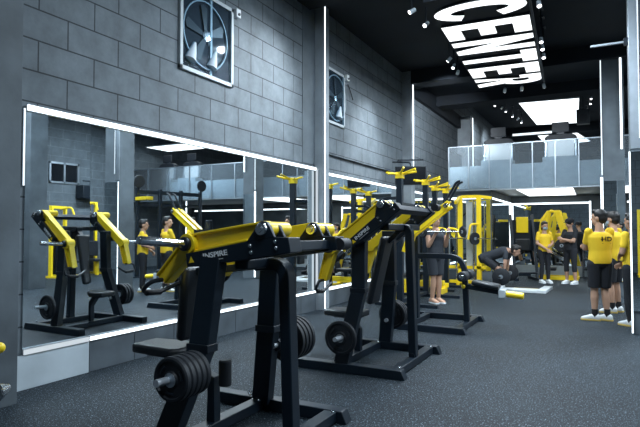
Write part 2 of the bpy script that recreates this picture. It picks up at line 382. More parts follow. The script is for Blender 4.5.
# ---- mezzanine
struct('mezzanine_floor', MB().bx(-3.84, XR, 15.16, 35.9, 2.57, 3.2), LGR, 'grey mezzanine slab')
rail = thing('glass_railing', 'glass railing panels along the mezzanine edge', 'railing', (0, 15.1, 2.55))
xs = [-3.84+.547*k for k in range(8)]; xs += [.9+1.0*k for k in range(7)]
for a, b in zip(xs[:-1], xs[1:]):
    MB().bx(a+.012, b-.012, -.008, .008, 0, 1.18).build('glass_panel', GLS, rail)
for a in xs: MB().bx(a-.012, a+.012, -.02, .03, 0, 1.2).build('post', STL, rail)
MB().bx(xs[0], xs[-1], -.02, .02, 1.18, 1.205).build('top_rail', STL, rail)
MB().bx(xs[0], xs[-1], -.02, .02, -.03, .0).build('bottom_rail', STL, rail)
MB().bx(-3.86, -3.848, .03, 1.6, .0, 1.18).build('glass_panel', GLS, rail)
def panel(name, label, poly, z, m=PAN):
    c = V((sum(p[0] for p in poly)/4, sum(p[1] for p in poly)/4, z)); t = thing(name, label, 'light panel', c)
    q = [(p[0]-c.x, p[1]-c.y) for p in poly]; q2 = [(a*1.03, b*1.03) for a, b in q]
    MB().prism(q, (0, 0, -.012), (1, 0, 0), (0, 1, 0), (0, 0, .004)).build('diffuser', m, t)
    MB().prism(q2, (0, 0, -.007), (1, 0, 0), (0, 1, 0), (0, 0, .04)).build('frame', STL, t); return t
panel('ceiling_light_panel', 'large white light panel in the ceiling above the mezzanine', PANEL1, 6.3)
panel('ceiling_light_panel', 'smaller slanted light panel in the ceiling far behind the treadmills', PANEL2, 6.34)
panel('ceiling_light_panel', 'white light panel under the mezzanine floor above the trainers', [(-2.12, 15.5), (-.72, 15.5), (-.78, 18.6), (-2.15, 18.6)], 2.55)
panel('ceiling_light_panel', 'ceiling light panel upstairs at the right, seen in the mirror', [(3.8, 15.5), (6.4, 15.5), (6.4, 16.7), (3.8, 16.7)], 4.66)
panel('ceiling_light_panel', 'light panel under the mezzanine at the right, partly behind the columns', [(.15, 15.5), (1.6, 15.5), (1.6, 18.3), (.15, 18.3)], 2.55)
struct('trim_20', MB().bx(XL, XR, 27.6, 28.0, 6.0, 6.4), CEI, 'black beam far upstairs')
led([(-3.9, 27.59, 6.06), (-1.84, 27.59, 6.06)], 'horizontal light strip on the beam far upstairs', .10, .03, LEDM, 'y')
# mirrors under the mezzanine
t = thing('wall_mirror', 'large mirror on the back wall behind the trainers', 'mirror', (-1.6, 18.84, .33))
for k in range(3): MB().bx(-1.1+.76*k+.003, -1.1+.76*(k+1)-.003, -.006, .006, 0, 1.95).build('mirror_panel', MIR, t)
t = thing('wall_mirror', 'mirror on the side wall beneath the mezzanine', 'mirror', (-2.735, 17.1, .33))
for k in range(3): MB().bx(-.006, .006, -1.7+1.15*k+.003, -1.7+1.15*(k+1)-.003, 0, 1.95).build('mirror_panel', MIR, t)
t = thing('wall_mirror', 'mirror on the front of the side room beneath the mezzanine', 'mirror', (-3.7, 15.335, .33))
MB().bx(-.9, .93, -.006, .006, 0, 1.95).build('mirror_panel', MIR, t)
led([(-2.72, 18.82, 2.30), (-.42, 18.82, 2.30)], 'light strip along the top of the back mirror', .05, .03, LED, 'y')
led([(-2.725, 15.37, 2.31), (-2.725, 18.8, 2.31)], 'light strip along the top of the side mirror beneath the mezzanine', .05, .03, LED, 'x')
led([(-4.6, 15.325, 2.33), (-2.77, 15.325, 2.33)], 'light strip above the mirror on the front of the side room', .05, .03, LED, 'y')
led([(-2.70, 18.81, .1), (-2.70, 18.81, 2.3)], 'upright light strip in the back mirror corner', .07, .03, LED, 'y')
led([(-.40, 18.81, .1), (-.40, 18.81, 2.35)], 'upright light strip at the right end of the back mirror', .05, .03, LED, 'y')
struct('baseboard_back', MB().bx(-2.74, XR, 18.78, 18.86, 0, .32), CONL, 'pale plinth along the back wall')

# ---- columns: mirror cladding and light lines
struct('column_edge', MB().bx(.325, .455, 8.675, 8.692, 2.56, H-.02), STL, 'silver corner trim of the mirrored column', .004)
t = thing('column_mirror', 'mirror cladding on the nearest column at the right edge', 'mirror', (.52, 8.68, .32))
MB().bx(-.19, .255, -.008, .006, 0, 2.20).build('mirror_panel', MIR, t)
led([(.315, 8.66, .02), (.315, 8.66, 2.52)], 'tall bright light strip up the edge of the mirrored column', .018, .02, LED, 'y')
t = thing('column_mirror', 'mirror cladding low on the dark column before the mezzanine', 'mirror', (.185, 13.49, .32))
MB().bx(-.2, .2, -.008, .006, 0, 2.2).build('mirror_panel', MIR, t)
led([(-.05, 13.48, .05), (-.05, 13.48, 2.6)], 'lower light strip at the left edge of the dark column', .05, .02, LED, 'y')
led([(-.04, 13.49, 2.65), (-.04, 13.49, 5.35)], 'thin upper light line at the left edge of the dark column', .02, .02, LEDM, 'y')
led([(.345, 13.48, 3.2), (.345, 13.48, 5.45)], 'upper light line at the right of the dark column face', .04, .02, LED, 'y')
led([(.44, 8.665, 2.7), (.44, 8.665, 5.5)], 'light line up the silver column above its mirror', .012, .02, LEDM, 'y')
# the same columns carry strips on their far sides, seen in the long mirror
led([(.58, 9.15, 2.3), (.58, 9.15, 5.3)], 'upright light strip on the far side of the silver column', .05, .02, LEDM, 'y')
led([(3.6, 8.21, .4), (3.6, 8.21, 5.3)], 'upright light strip on the column seen only in the mirror', .06, .02, LED, 'y')
led([(6.7, 10.29, .4), (6.7, 10.29, 5.0)], 'upright light strip on the far right column in the mirror', .05, .02, LED, 'y')
led([(1.6, 15.3, .2), (1.6, 15.3, 2.5)], 'upright light strip beneath the mezzanine, at left of the window bays in the mirror', .05, .02, LED, 'y')
led([(4.2, 15.3, .2), (4.2, 15.3, 2.5)], 'upright light strip beneath the mezzanine, at right end in the mirror', .05, .02, LED, 'y')
led([(.6, 18.8, 2.3), (6.8, 18.8, 2.3)], 'long light strip on the back wall to the right', .05, .03, LED, 'y')

# ------------------------------------------------------------------ sign on the ceiling
sg = thing('lit_ceiling_sign', 'giant white lit letters reading CENTER hung under the ceiling', 'sign', (-1.69, 8.30, 4.9), math.radians(2.9))
Lh, Lw, st = 1.36, .80, .27
def arc(cx, cy, rx, ry, a0, a1, n=14): return [(cx+rx*math.cos(a0+(a1-a0)*k/n), cy+ry*math.sin(a0+(a1-a0)*k/n)) for k in range(n+1)]
def D(a): return math.radians(a)
C_ = arc(.40, .68, .40, .68, D(28), D(332), 26) + arc(.40, .68, .40-.23, .68-.25, D(326), D(34), 26)
E_ = [(0, 0), (.8, 0), (.8, .27), (.28, .27), (.28, .55), (.7, .55), (.7, .81), (.28, .81), (.28, 1.09), (.8, 1.09), (.8, 1.36), (0, 1.36)]
N_ = [(0, 0), (.25, 0), (.25, .80), (.55, 0), (.8, 0), (.8, 1.36), (.55, 1.36), (.55, .56), (.25, 1.36), (0, 1.36)]
T_ = [(.27, 0), (.53, 0), (.53, 1.09), (.8, 1.09), (.8, 1.36), (0, 1.36), (0, 1.09), (.27, 1.09)]
R_ = [(0, 0), (.27, 0), (.27, .52), (.36, .52), (.52, 0), (.82, 0), (.62, .58)] + arc(.50, .95, .30, .41, D(-52), D(90), 12) + [(0, 1.36)]
Rh = arc(.43, .94, .12, .17, D(-90), D(90), 8)
letters = [('C', C_), ('E', E_), ('N', N_), ('T', T_), ('E', E_), ('R', R_)]
for k, (ch, poly) in enumerate(letters):
    y0 = .02+.885*k
    pl = [(a*.90, (b-Lh/2)*1.04) for a, b in poly]
    if ch == 'R':   # cut the counter open along a seam so the polygon stays one ring
        hole = [(.27, .77)] + Rh + [(.27, 1.11)]
        outer = [(0, 0), (.27, 0), (.27, .52), (.36, .52), (.52, 0), (.82, 0), (.62, .58)] + arc(.50, .95, .30, .41, D(-52), D(90), 12) + [(0, 1.36), (0, .94)]
        seam = [(.27, .94)]
        inner = [(.27, .94), (.27, 1.11)] + list(reversed(Rh)) + [(.27, .77), (.27, .94)]
        pl = [(a*.90, (b-Lh/2)*1.04) for a, b in outer + inner]
    o = V((0, y0, 0)); u = (0, 1, 0); v = (1, 0, 0)
    f = MB().prism(pl, o+V((0, 0, -.004)), u, v, (0, 0, .006)).build('letter', SIGN, sg)
    MB().prism(pl, o+V((0, 0, .0025)), u, v, (0, 0, .05)).build('letter_side', BLK2, f)
MB().bx(-.76, .76, -.15, 5.35, .053, .10).build('backing_board', CEI, sg)
MB().bx(.73, .765, -.15, 5.35, -.01, .053).build('side_rim', BLK, sg)
for (a, b) in ((-.6, .3), (.6, .3), (-.6, 5.0), (.6, 5.0), (.6, 2.6), (-.6, 2.6)): MB().cyl((a, b, .1), (a, b, .64), .01, seg=8).build('hanger_rod', STL, sg)

l = bpy.data.lights.new('lamp', 'AREA'); l.shape = 'RECTANGLE'; l.size = 1.3; l.size_y = 5.0; l.energy = 330; l.color = (.82, .92, 1.)
lo = bpy.data.objects.new('lamp', l); COL.objects.link(lo); lo.location = (-1.83, 10.9, 4.86)
# track spot lamps
def spot(p, label, aim, power=0, size=60, group=None):
    t = thing('track_spotlight', label, 'spotlight', p, 0, group)
    d = (V(aim)-V(p)).normalized()
    MB().cyl(V((0, 0, .0))-d*.06, d*.045, .034, .038, 16).build('lamp_head', FANW, t)
    MB().cyl(d*.045, d*.050, .034, .034, 16).build('lens', BULB, t)
    top = max(.1, min(.6, (H if p[1] < 17 else 6.4)-.005-p[2]))
    MB().tube([(0, 0, .04), (0, 0, top)], .012, 8).build('stem', BLK, t); MB().bx(-.04, .04, -.08, .08, top-.02, top).build('track_adapter', BLK, t)
    if power:
        l = bpy.data.lights.new('lamp', 'SPOT'); l.energy = power; l.spot_size = math.radians(size); l.spot_blend = 1.; l.shadow_soft_size = .06; l.color = (.86, .94, 1)
        lo = bpy.data.objects.new('lamp', l); COL.objects.link(lo); lo.location = V(p)+d*.10; lo.rotation_euler = d.to_track_quat('-Z', 'Y').to_euler()
    return t
SP = [((-2.70, 8.35, 4.95), 'track spotlight at left of the letter C, nearer one', (-4.6, 6.9, 3.5), 620),
      ((-2.66, 9.0, 4.95), 'track spotlight at left of the gap between C and E', (-4.0, 6.0, 2.0), 0),
      ((-2.80, 11.1, 4.95), 'nearest of the three spotlights at left of letter T', (-4.5, 11.0, 3.3), 520),
      ((-2.83, 11.6, 4.95), 'middle of the three spotlights at left of letter T', (-3.6, 9.5, 1.0), 0),
      ((-2.86, 12.1, 4.95), 'farthest of the three spotlights at left of letter T', (-4.6, 16.4, 3.8), 1500),
      ((-.86, 9.0, 4.95), 'track spotlight at right of the letter C', (0, 6.5, 0), 0),
      ((-1.0, 10.75, 4.95), 'nearest of the three spotlights at right of letter N', (-.5, 8.5, 0), 0),
      ((-1.02, 11.2, 4.95), 'middle of the three spotlights at right of letter N', (-.5, 9, 0), 0),
      ((-1.05, 11.75, 4.95), 'farthest of the three spotlights at right of letter N', (-.6, 9.5, 0), 0),
      ((-2.15, 14.0, 4.9), 'left spotlight in the row beyond the letter R', (-2.62, 15.7, 3.6), 70),
      ((-1.75, 14.0, 4.9), 'middle spotlight in the row beyond the letter R', (-1.9, 15.7, 3.5), 40),
      ((-1.25, 14.0, 4.9), 'right spotlight in the row beyond the letter R', (-1.02, 15.7, 3.6), 70)]
for p, l, a, w in SP: spot(p, l, a, w)
n = 0
for (x, y) in SPL:
    n += 1; spot((x, y, 6.0), ('first', 'second', 'third', 'fourth', 'fifth', 'farthest')[n-1]+' spotlight along the left of the mezzanine ceiling', (-4.6, y+1.5, 4.9) if n in (2, 5) else (x-.2, y-1.5, 3.2), 600 if n in (2, 5) else 0)
n = 0
for (x, y) in SPR:
    n += 1; spot((x, y, 6.0), ('nearest', 'second', 'third', 'farthest')[n-1]+' spotlight along the right of the mezzanine ceiling', (x, y-1.5, 3.2), 0)
# narrow wall bar high at the right
t = thing('wall_bracket', 'thin pale bracket bar beside the silver edged column', 'bracket', (.07, 8.72, 4.08)); MB().bx(-.22, .255, -.02, .02, -.012, .012).build('bar', STL, t); MB().bx(.2, .255, -.03, .03, -.05, .05).build('mount', BLK, t)

# added fill lights that brighten the room, out of view above, seen only in mirrors
def fill_light(x, y, sx, sy, power, label):
    t = thing('fill_light_box', label, 'fill light', (x, y, 5.3))
    MB().bx(-sx/2, sx/2, -sy/2, sy/2, 0, .08).build('housing', BLK, t)
    MB().bx(-sx/2+.03, sx/2-.03, -sy/2+.03, sy/2-.03, -.01, 0).build('diffuser', PAN, t)
    l = bpy.data.lights.new('lamp', 'AREA'); l.shape = 'RECTANGLE'; l.size = sx; l.size_y = sy; l.energy = power; l.color = (.74, .88, 1.)
    lo = bpy.data.objects.new('lamp', l); COL.objects.link(lo); lo.location = (x, y, 5.27); return t
fill_light(.3, 1.2, .5, 2.2, 185, 'added fill light box above the camera')
fill_light(-1.3, 6.3, .9, 1.6, 330, 'added fill light box before the letter C')
fill_light(2.6, 6.5, .5, 2.2, 220, 'added fill light box to the right of the mirrored column')
fill_light(3.4, 12.3, .5, 1.8, 520, 'added fill light box near the black rig')
fill_light(5.6, 7.6, .5, 2.2, 260, 'added fill light box near the right wall')

# television on a wall bracket
tv = thing('television', 'black television on a wall bracket above the yellow caps', 'television', (-3.98, 12.15, 2.70), math.radians(20))
MB().box((0, 0, 0), (.72, .05, .44)).build('casing', BLK2, tv, .008); MB().box((0, -.027, 0), (.68, .004, .40)).build('screen', SCR, tv)
MB().tube(fillet([(0, .02, .1), (0, .12, .32), (-.25, .16, .34), (-.42, .12, .34)], .05), .018).build('bracket_arm', BLK, tv); MB().bx(-.12, .12, .02, .05, .02, .2).build('mount_plate', BLK, tv)
MB().bx(-.3, .3, .10, .14, .36, .40).build('bracket_bar', BLK, tv)

# ------------------------------------------------------------------ weight plates
def make_plate(R, w, name='weight_plate'):
    root = thing(name, '', 'weight plate')
    MB().lathe((0, 0, 0), (0, -1, 0), [(.028, -w/2), (R*.93, -w/2), (R, -w/2+.008), (R, w/2-.008), (R*.93, w/2), (R*.84, w/2), (R*.80, w/2-.012), (R*.40, w/2-.012), (R*.34, w/2), (.028, w/2)], 36).build('disc', RUB, root)
    MB().lathe((0, 0, 0), (0, -1, 0), [(.026, -w/2-.001), (.042, -w/2-.001), (.042, w/2+.002), (.026, w/2+.002)], 20).build('hub_ring', STL, root)
    g = MB()
    for k in range(3):
        a0 = 2*PI*k/3+.4; pts = [(R*.62*math.cos(a0+q*.12), -w/2+.010, R*.62*math.sin(a0+q*.12)) for q in range(-3, 4)]
        g.tube(pts, R*.055, 8)
    g.build('grip_slot', BLK2, root)
    return root
P_S, P_L = make_plate(.130, .042), make_plate(.168, .05)
P_S.location = P_L.location = (0, -60, 0); proto_used = {}
def plates(proto, pts, labels, group):
    for i, (p, rx) in enumerate(pts):
        if proto.name not in proto_used: o = proto; proto_used[proto.name] = 1
        else: o = copy_tree(proto)
        o.location = p; o.rotation_euler = (rx, 0, 0); o['label'] = labels[i] if i < len(labels) else labels[-1]; o['group'] = group

# ------------------------------------------------------------------ the plate loaded press machines
def press(label, yc, tilt, pv, L, hs, post, archz, archx0, pad, seat, group, lettering=True, hu=None, foot_far=None):
    hu = hu or L+.01
    root = thing('lever_machine', label, 'weight machine', (-2.2, yc, 0), 0, group)
    X = lambda x: x+2.2
    hend = .17 if tilt < D(20) else .13
    # base
    hw = .62
    for s, nm in ((-1, 0), (1, 1)):
        MB().prism([(X(-2.93), 0), (X(-1.70), 0), (X(-1.74), .09), (X(-2.93), .09)], (0, s*hw-.055, 0), (1, 0, 0), (0, 0, 1), (0, .11, 0)).build('base_beam', BLK, root, .006)
    for x in (-2.47, -1.83):
        MB().bx(X(x)-.05, X(x)+.05, -hw+.056, hw-.056, .01, .085).build('base_rail', BLK, root, .005)
        for s in (-1, 1): MB().ball((X(x)+.03, s*(hw-.09), .086), .012, 8, 6).build('bolt', CHR, root)
    # posts (two) with storage peg
    for s in (-1, 1):
        (tx, ty, tz), (bx_, by, bz), (fx, fy, fz) = post
        if s == 1 and foot_far: fx, fy = foot_far
        b = MB(); b.rtube([(X(tx), s*ty, tz), (X(bx_), s*by, bz), (X(fx), s*fy, fz)], .09, .15, (0, 1, 0)); po = b.build('upright_post', BLK, root, .006)
        MB().box((X(bx_), s*by, bz), (.17, .105, .05)).build('weld_collar', BLK2, po, .004)
        py = s*(fy+by)/2; pz = .555 if tilt < D(20) else .36; px = X(bx_)+(.03 if tilt < D(20) else -.06)
        MB().cyl((px, s*(by+.02), pz), (px, s*(fy+(.21 if tilt < D(20) else .29)), pz+.015), .022, seg=16).build('storage_peg', SAT, root)
        MB().cyl((px, s*(by+.06), pz), (px, s*(by+.1), pz), .045, seg=18).build('peg_collar', BLK2, root)
    # bent rear tube
    MB().rtube(fillet([(X(archx0), 0, archz-.02), (X(-1.87), 0, archz), (X(-1.83), 0, .085)], .22, 8), .10, .08, (0, 1, 0)).build('bent_tube', BLK, root, .008)
    MB().cyl((X(-1.83), -.06, .10), (X(-1.83), .06, .10), .03, seg=12).build('foot_bolt', BLK2, root)
    # head: arms and housings
    a = V((-math.cos(tilt), 0, -math.sin(tilt))); n = V((-math.sin(tilt), 0, math.cos(tilt))); Yv = V((0, 1, 0))
    if n.z < 0: n = -n
    for s in (-1, 1):
        o = V((X(pv[0]), s*hs, pv[1]))
        P = lambda u, w, y=0: o + a*u + n*w + Yv*(s*y)
        P0 = P
        hb = MB().prism([(hu, -.062), (hu, -.150), (.12, -.165), (-hend, -.165), (-hend, -.075), (-.05, -.055), (.08, -.055)], P(0, 0, .07), a, n, Yv*(-s*.14))
        hb.prism([(.13, -.06), (.05, .015), (.038, .036), (.02, .046), (0, .05), (-.02, .046), (-.038, .036), (-.05, .015), (-.075, -.06)], o-Yv*.072, a, n, Yv*.03)
        hb.prism([(.13, -.06), (.05, .015), (0, .05), (-.05, .015), (-.075, -.06)], o+Yv*.072, a, n, Yv*(-.03))
        ho = hb.build('pivot_housing', BLK, root, .005)
        pp = P
        P = lambda u, w, y=0: o + a*u + n*w - Yv*y
        for (u, w) in ((.10, -.085), (.10, -.125), (-.08, -.085), (-.08, -.125)): MB().ball(P(u, w, .072), (.014, .014, .014), 10, 6).build('bolt', CHR, ho)
        if lettering and s == -1:
            c = P(min(L*.62, hu-.17), -.100, .0725); u_ = -a
            text_mb('INSPIRE', .046, c, u_, n, Yv*(-.003), .0008, 1.25).build('lettering', WHT, ho)
            MB().prism([(-.06, -.0015), (.06, -.0015), (.06, .0015), (-.06, .0015)], P(min(L*.62, hu-.17), -.132, .0725), u_, n, Yv*(-.002)).build('lettering_rule', WHT, ho)
            MB().prism([(-.022, -.018), (.022, -.018), (0, .022)], P(hu-.045, -.108, .0725), u_, n, Yv*(-.002)).build('warning_label', YEL, ho)
        # yellow arm: web with two flanges
        am = MB().prism([(-.03, -.035), (L, -.058), (L, .058), (0, .046), (-.03, .03)], P(0, 0, .022), a, n, Yv*(-s*.044))
        am.bar(P(.0, .044), P(L, .056), .085, .016, Yv); am.bar(P(.14, -.044), P(L, -.056), .085, .016, Yv)
        e = D(36); ea = (a*math.cos(e)-n*math.sin(e)); en = (n*math.cos(e)+a*math.sin(e)); hub = P(L, 0)
        am.prism([(0, -.055), (.34, -.042), (.36, .042), (0, .055)], hub+Yv*(s*.022), ea, en, Yv*(-s*.044))
        am.bar(hub+en*.052, hub+ea*.35+en*.044, .085, .014, Yv); am.bar(hub-en*.052, hub+ea*.33-en*.042, .085, .014, Yv)
        am.cyl(hub-Yv*.065, hub+Yv*.065, .066, seg=26)
        ao = am.build('lever_arm', YEL, root, .004)
        MB().cyl(o-Yv*.035, o+Yv*.20, .047, seg=26).build('pivot_sleeve', YEL, ao, .004)
        MB().lathe(o-Yv*.07, -Yv, [(.040, 0), (.040, .016), (.034, .026), (.02, .026), (.016, .034), (.004, .034)], 22).build('pivot_cap', CHR, ao)
        MB().lathe(hub+Yv*(s*.06), Yv*s, [(.046, 0), (.046, .03), (.04, .036), (.028, .036)], 22).build('horn_collar', BLK2, ao)
        MB().lathe(hub+Yv*(s*.09), Yv*s+V((0, 0, .10))+a*.1, [(.027, 0), (.027, .34), (.022, .352), (.012, .356)], 20).build('weight_horn', CHR, ao)
        g0 = hub+ea*.345
        MB().tube(fillet([g0-Yv*(s*.03), g0+Yv*(s*.12), g0+Yv*(s*.14)+ea*.10, g0-Yv*(s*.06)+ea*.13, g0-Yv*(s*.20)+ea*.05], .05), .015).build('handle', BLK2, ao)
        MB().tube([g0+Yv*(s*.08)+ea*.12, g0-Yv*(s*.06)+ea*.13], .021).build('hand_grip', RUB, ao)
    c0 = V((X(pv[0]), 0, pv[1]))
    MB().bar(c0-a*.08-n*.12-Yv*(hs-.07), c0-a*.08-n*.12+Yv*(hs-.07), .07, .06, a).build('cross_tube', BLK, root, .004)
    cz = archz+.0; MB().bar((X(archx0+.06), -hs+.03, cz), (X(archx0+.06), hs-.03 if tilt > D(20) else .05, cz), .10, .07, (1, 0, 0)).build('cross_beam', BLK, root, .012)
    MB().cyl(c0-a*.185-n*.13+Yv*(hs-.06), c0-a*.185-n*.13+Yv*(hs+.06), .042, seg=20).build('rubber_stop', RUB, root)
    # chest pad
    (x0, z0), (x1, z1) = pad
    d = V((x1-x0, 0, z1-z0)).normalized(); nn = V((-d.z, 0, d.x)); ln = V((x1-x0, 0, z1-z0)).length
    b = MB(); b.rtube([(X(x0), 0, z0), (X(x1), 0, z1)], .27, .075, (0, 1, 0)); pdo = b.build('chest_pad', VIN, root, .03)
    mz = (z0+z1)/2+.08; mx = (x0+x1)/2
    MB().rtube([(X(x0*.08+x1*.92)+.03, 0, z0*.08+z1*.92), (X(archx0+.06), 0, archz-.02)], .07, .05, (0, 1, 0)).build('pad_support', BLK, root, .004)
    # seat
    sx, sz = seat
    b = MB().prism([(-.24, -.13), (.16, -.17), (.22, -.12), (.22, .12), (.16, .17), (-.24, .13)], (X(sx), 0, sz-.035), (1, 0, 0), (0, 1, 0), (0, 0, .07)); b.build('seat', VIN, root, .02)
    MB().bx(X(sx)-.14, X(sx)+.16, -.07, .07, sz-.055, sz-.035).build('seat_plate', BLK2, root)
    MB().rtube([(X(sx)+.02, 0, sz-.05), (X(-2.47), 0, sz-.18), (X(-2.47), 0, .08)], .07, .07, (0, 1, 0)).build('seat_column', BLK, root, .004)
    if tilt < D(20): MB().cyl((X(-2.37), 0, .34), (X(-2.37), 0, .52), .045, seg=18).build('knee_roller', RUB, root, .01)
    MB().tube([(X(-2.47), -.05, .42), (X(-2.47), -.12, .42)], .018).build('adjust_knob', YEL, root)
    return root

post1 = ((-2.20, .34, 1.26), (-2.26, .38, .69), (-2.39, .60, .08))
press('nearest black and yellow lever machine with level arms and big plate stacks', 3.1, D(9), (-1.81, 1.43), .60, .31, post1, 1.21, -2.10, ((-2.68, .64), (-2.64, 1.17)), (-2.90, .55), None, True, None, (-2.44, .58))
post2 = ((-2.26, .43, 1.42), (-2.26, .45, .81), (-2.38, .62, .08))
press('middle lever machine with steeply tilted yellow arms, behind the nearest one', 5.65, D(37.8), (-1.955, 1.68), .72, .55, post2, 1.46, -2.02, ((-2.30, .62), (-2.12, 1.36)), (-2.60, .50), None, True, .50)

# third machine of the row: a low bench machine with one pair of yellow arms
t = thing('leg_curl_machine', 'third machine in the row, with leg rollers, a black bench and a yellow end grip', 'weight machine', (-2.2, 8.2, 0))
X = lambda x: x+2.2
for s in (-1, 1): MB().prism([(X(-2.93), 0), (X(-1.70), 0), (X(-1.74), .09), (X(-2.93), .09)], (0, s*.62-.055, 0), (1, 0, 0), (0, 0, 1), (0, .11, 0)).build('base_beam', BLK, t, .006)
for x in (-2.60, -1.83): MB().bx(X(x)-.05, X(x)+.05, -.564, .564, .01, .085).build('base_rail', BLK, t, .005)
MB().rtube(fillet([(X(-2.60), 0, 1.04), (X(-1.87), 0, 1.04), (X(-1.83), 0, .085)], .24, 8), .09, .075, (0, 1, 0)).build('bent_tube', BLK, t, .008)
MB().bx(X(-2.66), X(-2.56), -.05, .05, .085, 1.62).build('rear_post', BLK, t, .006)
for s in (-1, 1):
    rl = MB().cyl((X(-1.84), s*.06, .76), (X(-1.84), s*.30, .76), .072, seg=22).build('roller', RUB, t, .014); MB().lathe((X(-1.84), s*.30, .76), (0, s, 0), [(.034, 0), (.034, .012), (.02, .02), (.004, .02)], 16).build('roller_cap', CHR, rl)
MB().rtube([(X(-1.83), 0, .60), (X(-1.28), 0, .53)], .08, .07, (0, 1, 0)).build('bench_beam', BLK, t, .005)
MB().rtube([(X(-1.74), 0, .67), (X(-1.36), 0, .61)], .26, .07, (0, 1, 0)).build('bench_pad', VIN, t, .025)
MB().box((X(-1.32), 0, .52), (.10, .16, .12)).build('end_bracket', LGR, t, .012)
MB().cyl((X(-1.27), -.02, .52), (X(-1.03), -.02, .50), .045, seg=18).build('end_grip', YEL, t, .01); MB().ball((X(-1.87), -.06, .60), .032).build('adjust_knob', YEL, t)
for yy in (-.32, -.16):
    am = MB(); am.bar((X(-2.60), yy, 1.36), (X(-2.02), yy, 1.80), .05, .10, (0, 1, 0)); am.bar((X(-2.56), yy, 1.45), (X(-2.02), yy, 1.855), .085, .016, (0, 1, 0)); am.bar((X(-2.60), yy, 1.36), (X(-2.68), yy, 1.10), .05, .09, (0, 1, 0)); ao = am.build('lever_arm', YEL, t, .004)
    MB().lathe((X(-2.04), yy-.05, 1.79), (0, -1, 0), [(.035, 0), (.035, .016), (.02, .024), (.004, .024)], 18).build('pivot_cap', CHR, ao)
    MB().tube(fillet([(X(-2.06), yy, 1.84), (X(-1.99), yy, 1.96), (X(-1.90), yy, 2.12), (X(-1.84), yy, 2.14)], .06), .018).build('handle', BLK2, t)
MB().bar((X(-2.61), -.38, 1.40), (X(-2.61), .06, 1.40), .09, .09, (1, 0, 0)).build('cross_tube', BLK, t, .004)

k1 = ['front small plate of the near stack on the nearest machine', 'second small plate of the near stack on the nearest machine', 'third small plate of the near stack on the nearest machine', 'fourth small plate of the near stack on the nearest machine', 'innermost small plate of the near stack on the nearest machine']
plates(P_S, [((-2.21, 2.40+.044*k, .57), 0) for k in range(5)], k1, 'plates on the near peg of the nearest machine')
k2 = ['innermost large plate of the far stack on the nearest machine', 'second large plate of the far stack on the nearest machine', 'third large plate of the far stack on the nearest machine', 'outermost large plate of the far stack on the nearest machine']
plates(P_L, [((-2.25, 3.72+.056*k, .56), 0) for k in range(4)], k2, 'plates on the far peg of the nearest machine')
plates(P_L, [((-2.34, 4.92, .36), 0)], ['lone plate on the near peg of the middle machine'], 'plates on the middle machine')
plates(P_L, [((-2.32, 6.34+.056*k, .40), 0) for k in range(3)], ['inner plate on the far peg of the middle machine', 'middle plate on the far peg of the middle machine', 'outer plate on the far peg of the middle machine'], 'plates on the far peg of the middle machine')
# gym chalk lump on the first machine's far beam
t = thing('chain', 'small pale chain lying on the base of the nearest machine', 'chain', (-2.52, 3.72, .09))
for k in range(14):
    a = .9*k; c = V((.012*k-.08, .03*math.sin(a*1.7), .012)); MB().lathe(c, (math.sin(a), math.cos(a), .6), [(.012, -.003), (.016, -.003), (.016, .003), (.012, .003), (.012, -.003)], 12, False).build('link', CHR, t)

# machine at the left edge, mostly out of view
t = thing('selector_post', 'machine post at the left edge with a yellow knob and chrome sleeve', 'weight machine', (-3.63, 2.17, 0))
MB().bx(-.06, .04, -.06, .06, 0, 1.1).build('post', BLK, t, .006); MB().bx(-.3, .03, -.08, .08, 0, .06).build('base', BLK, t, .006)
MB().cyl((.04, 0, .66), (.10, 0, .66), .018).build('knob_stem', CHR, t); MB().ball((.125, .03, .66), .036).build('knob', YEL, t)
MB().lathe((.165, -.02, .385), (.40, -.92, 0), [(.03, -.12), (.058, -.02), (.062, 0), (.056, .012), (.040, .012), (.038, .0), (.016, .0), (.014, .02), (.004, .02)], 22).build('chrome_sleeve', CHR, t)
MB().bar((0, 0, .39), (.09, 0, .39), .05, .05).build('sleeve_arm', BLK, t)

